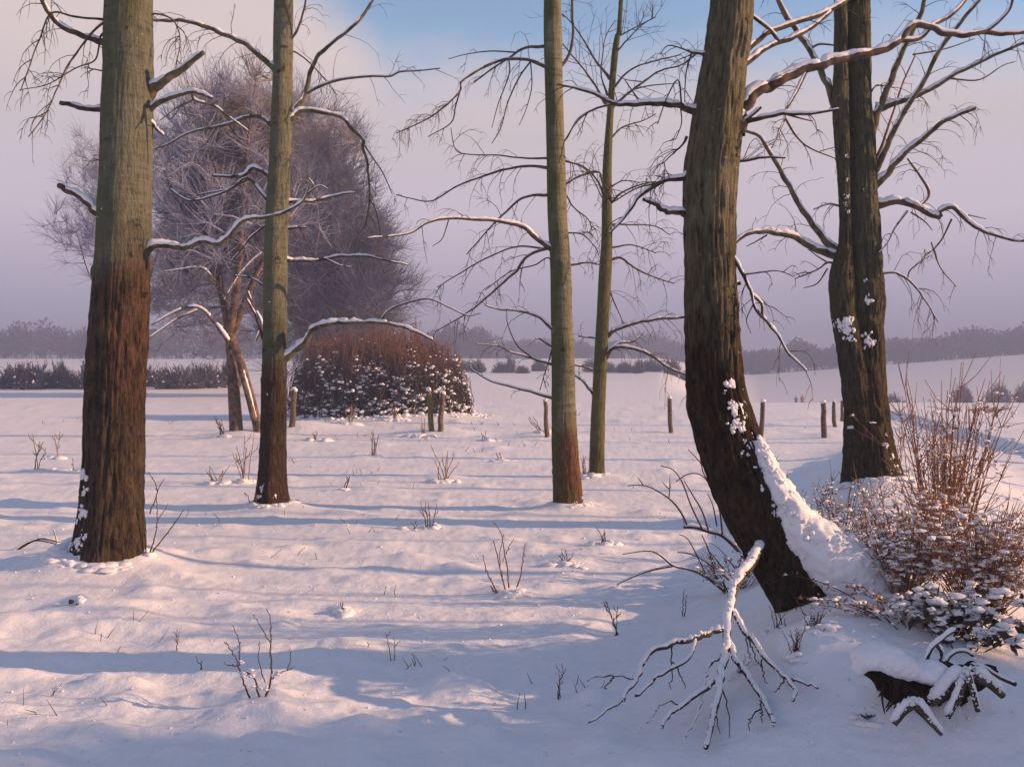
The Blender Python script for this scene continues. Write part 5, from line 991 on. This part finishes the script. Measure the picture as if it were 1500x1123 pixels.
# ------------------------------------------------------------------ far hedges, bushes, woods
def hedge_shape(seed, n=170):
    rng = np.random.default_rng(seed); mb = MB(); d = rng.normal(size=(n, 3)); d /= np.linalg.norm(d, axis=1, keepdims=True); d[:, 2] = np.abs(d[:, 2]); rr = rng.random(n) ** .5 * (.75 + .4 * vnoise(d[:, 0] * 2, d[:, 1] * 2, d[:, 2] * 2, seed))
    tip = d * rr[:, None] * np.array([1, .8, 1]); base = np.stack([d[:, 0] * .3 * rr, d[:, 1] * .3 * rr, np.zeros(n)], 1); mid = (base + tip) / 2 + np.array([0, 0, .05]); mb.tubes(np.stack([base, mid, tip], 1), np.broadcast_to(np.array([.022, .016, .008]), (n, 3)), 3)
    m = n * 9; i = rng.integers(0, n, m); u = rng.uniform(.3, 1, (m, 1)); s = base[i] + (tip[i] - base[i]) * u; e = d[i] + rng.normal(size=(m, 3)) * .6 + np.array([0, 0, .4]); e /= np.linalg.norm(e, axis=1, keepdims=True); l = rng.uniform(.08, .24, (m, 1))
    mb.tubes(np.stack([s, s + e * l * .5, s + e * l], 1), np.broadcast_to(np.array([.013, .012, .006]), (m, 3)), 3)
    sb = MB(); k = 110; i = rng.integers(0, m, k); c = s[i]; keep = rng.random(k) < np.clip(1.0 - c[:, 2] * 1.1, .05, 1); c = c[keep]; q = rng.uniform(.02, .055, len(c)); sb.lumps(c, np.stack([q * 1.3, q * 1.2, q * .8], 1), rng, .4)
    return mb, sb
HS = [hedge_shape(900 + k, 300) for k in range(4)] + [hedge_shape(950, 620), hedge_shape(951, 620)]; HM = []
for a_, s_ in HS:
    pair = []
    for q_, mt in ((a_, 'hedge'), (s_, 'snow')):
        o = q_.build('tmp', M[mt]); pair.append(o.data); bpy.data.objects.remove(o)
    HM.append(pair)
def put_bush(px, py, wpx, hpx, k, label, group=None, Yf=None, sn=True, name='far_bush', mat=None):
    g = gp(px, py) if Yf is None else np.array([P(px, 0, Yf)[0], Yf, 0]); g[2] = gz(g[0], g[1]); S = g[1] / F; T = thing(name, g, label, 'bush', group); me, sm = HM[k % 4 if mat is None else 4 + k % 2]
    o = bpy.data.objects.new('twigs', me); COL.objects.link(o); o.parent = T; T.scale = (wpx * S / 2, wpx * S / 2 * .8, hpx * S * .88); T.rotation_euler.z = k * 1.7
    if mat: o.material_slots[0].link = 'OBJECT'; o.material_slots[0].material = M[mat]
    if sn: q = bpy.data.objects.new('snow', sm); COL.objects.link(q); q.parent = T
    return T
rng = np.random.default_rng(61); HL = 'dark frosted bush in the hedgerow across the far left field'
hx = list(np.arange(22, 345, 22))
for i, px in enumerate(hx): put_bush(px + rng.uniform(-6, 6), 567 + rng.uniform(-1, 3), rng.uniform(40, 78), rng.uniform(26, 52) * (1.3 if 70 < px < 150 else 1), i, HL, 'bushes of the far left hedgerow')
for i, (px, w, h) in enumerate(((640, 50, 26), (672, 50, 26), (700, 40, 24), (735, 40, 20), (765, 30, 16), (790, 36, 22), (868, 40, 24), (893, 36, 20), (915, 34, 22), (935, 36, 24), (955, 40, 24), (985, 50, 32), (1010, 50, 30), (1035, 46, 28), (1060, 46, 28))):
    put_bush(px, 0, w, h, i + 1, 'grey bush in the distant hedge line at the middle of the horizon', 'bushes of the distant middle hedge', Yf=118 + (i * 7) % 9, sn=False)
put_bush(748, 0, 20, 34, 2, 'small upright tree rising from the distant middle hedge', Yf=121, sn=False, name='far_tree')
put_bush(1309, 580, 34, 27, 1, 'frosty grey bush touching the right side of the twin stemmed tree', Yf=150); put_bush(1325, 580, 12, 14, 3, 'tiny bush beside the frosty grey one on the slope', Yf=150)
put_bush(1411, 578, 36, 42, 2, 'round russet bush alone on the right hand slope', Yf=152, mat='russet'); put_bush(1462, 578, 40, 42, 0, 'round russet bush at the right edge of the slope', Yf=152, mat='russet')
put_bush(1392, 580, 10, 10, 3, 'small shrub left of the lone russet bush', Yf=150); put_bush(1436, 580, 22, 12, 1, 'low shrub between the two russet bushes', Yf=151); put_bush(1406, 583, 22, 14, 2, 'snowy low shrub in front of the lone russet bush', Yf=148); put_bush(1500, 580, 40, 40, 3, 'dark bush outermost on the right hand slope', Yf=152)
def wood(name, label, x0, x1, Ya, Yb, n, h, seed):
    rng = np.random.default_rng(seed); mb = MB(); C_, U_, V_ = [], [], []
    for k in range(n):
        Y = rng.uniform(Ya, Yb); px = rng.uniform(x0, x1); x = (px - CX) * Y / F; z = gz(x, Y); hh = rng.uniform(*h) * (.75 + .5 * vnoise(px * .03, seed, 0)); w = hh * rng.uniform(.22, .36); m = 120
        d = rng.normal(size=(m, 3)); d /= np.linalg.norm(d, axis=1, keepdims=True); q = d * (rng.random((m, 1)) ** .4); pos = np.stack([x + q[:, 0] * w, Y + q[:, 1] * w, z + hh * .55 + q[:, 2] * hh * .47], 1)
        e = d + rng.normal(size=(m, 3)) * .8 + np.array([0, 0, .8]); e /= np.linalg.norm(e, axis=1, keepdims=True); v = np.cross(e, rng.normal(size=(m, 3))); v /= np.linalg.norm(v, axis=1, keepdims=True); l = rng.uniform(.5, 1.2, (m, 1)); C_.append(pos); U_.append(e * l); V_.append(v * l * .45)
        mb.tubes([(x, Y, z - .2), (x, Y, z + hh * .6)], [.14, .06], 5)
    mb.leaves(np.concatenate(C_), np.concatenate(U_), np.concatenate(V_)); o = mb.build(name, M['forest'], smooth=False); tag(o, label, 'forest', kind='stuff')
wood('forest', 'hazy dark wood beyond the far left field', -150, 720, 232, 275, 330, (5.5, 8.5), 1)
wood('forest', 'pale hazy wood along the horizon in the middle', 560, 1130, 300, 370, 330, (5.0, 7.5), 2)
wood('forest', 'long dark wood climbing the hill on the right', 1060, 1720, 248, 285, 420, (5.5, 8.0), 3)

# ------------------------------------------------------------------ two walkers far away on the slope
def walker(px, py, h, coat, trousers, label, seed, step):
    g = np.array([P(px, 0, 155)[0], 155, 0.]); g[2] = gz(g[0], 155); T = thing('person', g, label, 'person', 'two walkers on the slope'); k = h / 1.7
    def V(x, y, z): return g + np.array([x, y, z]) * k
    m1 = stem_mat('coat_%d' % seed, coat, tuple(c * 1.3 for c in coat), 9); m2_ = stem_mat('trousers_%d' % seed, trousers, tuple(c * 1.2 for c in trousers), 9); sk = stem_mat('skin_%d' % seed, (.35, .2, .15), (.42, .25, .19), 9)
    mb = MB(); mb.tubes([V(0, 0, 1.36), V(0, -.01, 1.46), V(0, -.02, 1.50), V(0, -.02, 1.58), V(0, -.02, 1.66), V(0, -.01, 1.70)], np.array([.06, .055, .075, .10, .085, .03]) * k, 12, True); mb.build('body', sk, T)
    mb = MB(); mb.tubes([V(0, 0, .74), V(0, 0, .86), V(0, 0, 1.0), V(0, 0, 1.18), V(0, 0, 1.34), V(0, 0, 1.42)], np.array([.18, .185, .17, .19, .19, .07]) * k, 14, True)
    for s in (-1, 1): mb.tubes([V(s * .17, 0, 1.35), V(s * .25, s * .06, 1.12), V(s * .25, s * .14 - .06, .88), V(s * .24, s * .16 - .08, .78)], np.array([.07, .06, .05, .04]) * k, 8, True)
    mb.build('coat', m1, T); mb = MB()
    for s in (-1, 1): mb.tubes([V(s * .09, 0, .86), V(s * .10 + s * step * .1, s * step * .4 - .04, .48), V(s * .10 + s * step * .3, s * step, .08), V(s * .10 + s * step * .3, s * step - .02, .0), V(s * .10 + s * step * .3, s * step - .12, -.02)], np.array([.10, .075, .06, .06, .05]) * k, 8, True)
    mb.build('trousers', m2_, T); mb = MB(); mb.lumps([V(0, .0, 1.63)], [(.115 * k, .12 * k, .10 * k)], np.random.default_rng(seed), .1); mb.build('hat', m2_, T)
walker(1166, 588, 1.55, (.12, .12, .19), (.08, .08, .13), 'walker in a blue grey coat, left one of two on the far slope', 1, .10)
walker(1175, 588.5, 1.75, (.34, .10, .09), (.06, .07, .12), 'walker in a reddish coat, right one of two on the far slope', 2, .16)

# ------------------------------------------------------------------ trees and shrubs beyond the right edge, which shade the near snow
def side_tree(x, Y, h, r, label, seed):
    rng = np.random.default_rng(seed); T = thing('bare_tree', (x, Y, gz(x, Y)), label, 'tree', 'trees beyond the right edge'); z0 = gz(x, Y) - .2; mb = MB()
    p = smooth([(x, Y, z0), (x + rng.normal() * .1, Y + rng.normal() * .06, z0 + h * .4), (x + rng.normal() * .2, Y + rng.normal() * .1, z0 + h)], 40); rr = np.linspace(r, r * .25, 40); mb.tubes(p, rr, 20); mb.build('trunk', M['bark_dark'], T)
    for k in range(4):
        i = rng.integers(22, 38); a = rng.uniform(0, 6.28); l = h * rng.uniform(.12, .25); d = np.array([math.cos(a), math.sin(a), .6]); q = smooth([p[i], p[i] + d * l * .5, p[i] + d * l + (0, 0, .2 * l)], 12); b_ = MB(); r2 = np.linspace(rr[i] * .35, .006, 12); b_.tubes(q, r2, 6); twigs(b_, q, r2, rng, 6, l * .4, .006, .2); b_.build('branch', BD, T)
for k, (band, x, r, h) in enumerate(((838, 11, .085, 8), (872, 9.5, .035, 6), (908, 8.6, .03, 6), (716, 16, .10, 9), (672, 20, .14, 10), (646, 24, .16, 10), (622, 27, .2, 11), (790, 13, .04, 7), (757, 15, .05, 8))):
    Yb = F * CAMZ / (band - HZ); side_tree(x, Yb + x * math.tan(SUN_AZ), h, r, 'bare tree standing outside the right edge, known by its shadow', 700 + k)
def side_shrub(x, Y, rx, ry, h, n, seed):
    rng = np.random.default_rng(seed); c = np.array([x, Y, gz(x, Y)]); T = thing('round_bush', c, 'dense shrub outside the right edge, known by its broad shade', 'bush', 'shrubs beyond the right edge'); dome_bush(T, rng, c, rx, ry, h, n, .018, M['stem_brown'])
for k, (x, Y, h) in enumerate(((5.2, 2.85, 1.9), (6.6, 3.1, 2.9), (8.3, 3.1, 3.5), (10.2, 3.05, 4.1))): side_shrub(x, Y, 1.1, .85, h, 1600, 800 + k)

# ------------------------------------------------------------------ winter haze
hb = MB(); lo, hi = (-440, -40, -8), (440, 440, 15)
v = [(x, y, z) for z in (lo[2], hi[2]) for y in (lo[1], hi[1]) for x in (lo[0], hi[0])]
hb.add(v, [(0, 2, 3, 1), (4, 5, 7, 6), (0, 1, 5, 4), (2, 6, 7, 3), (0, 4, 6, 2), (1, 3, 7, 5)])
hm = bpy.data.materials.new('haze_air'); hm.use_nodes = True; nt = hm.node_tree; nt.nodes.clear(); ho = nt.nodes.new('ShaderNodeOutputMaterial'); pv = nt.nodes.new('ShaderNodeVolumePrincipled')
pv.inputs['Color'].default_value = (.46, .57, .90, 1); pv.inputs['Density'].default_value = .0036; pv.inputs['Anisotropy'].default_value = 0.0; nt.links.new(pv.outputs[0], ho.inputs['Volume'])
hz = hb.build('haze', hm, smooth=False); tag(hz, 'thin lavender winter haze over the fields', 'haze', kind='stuff')
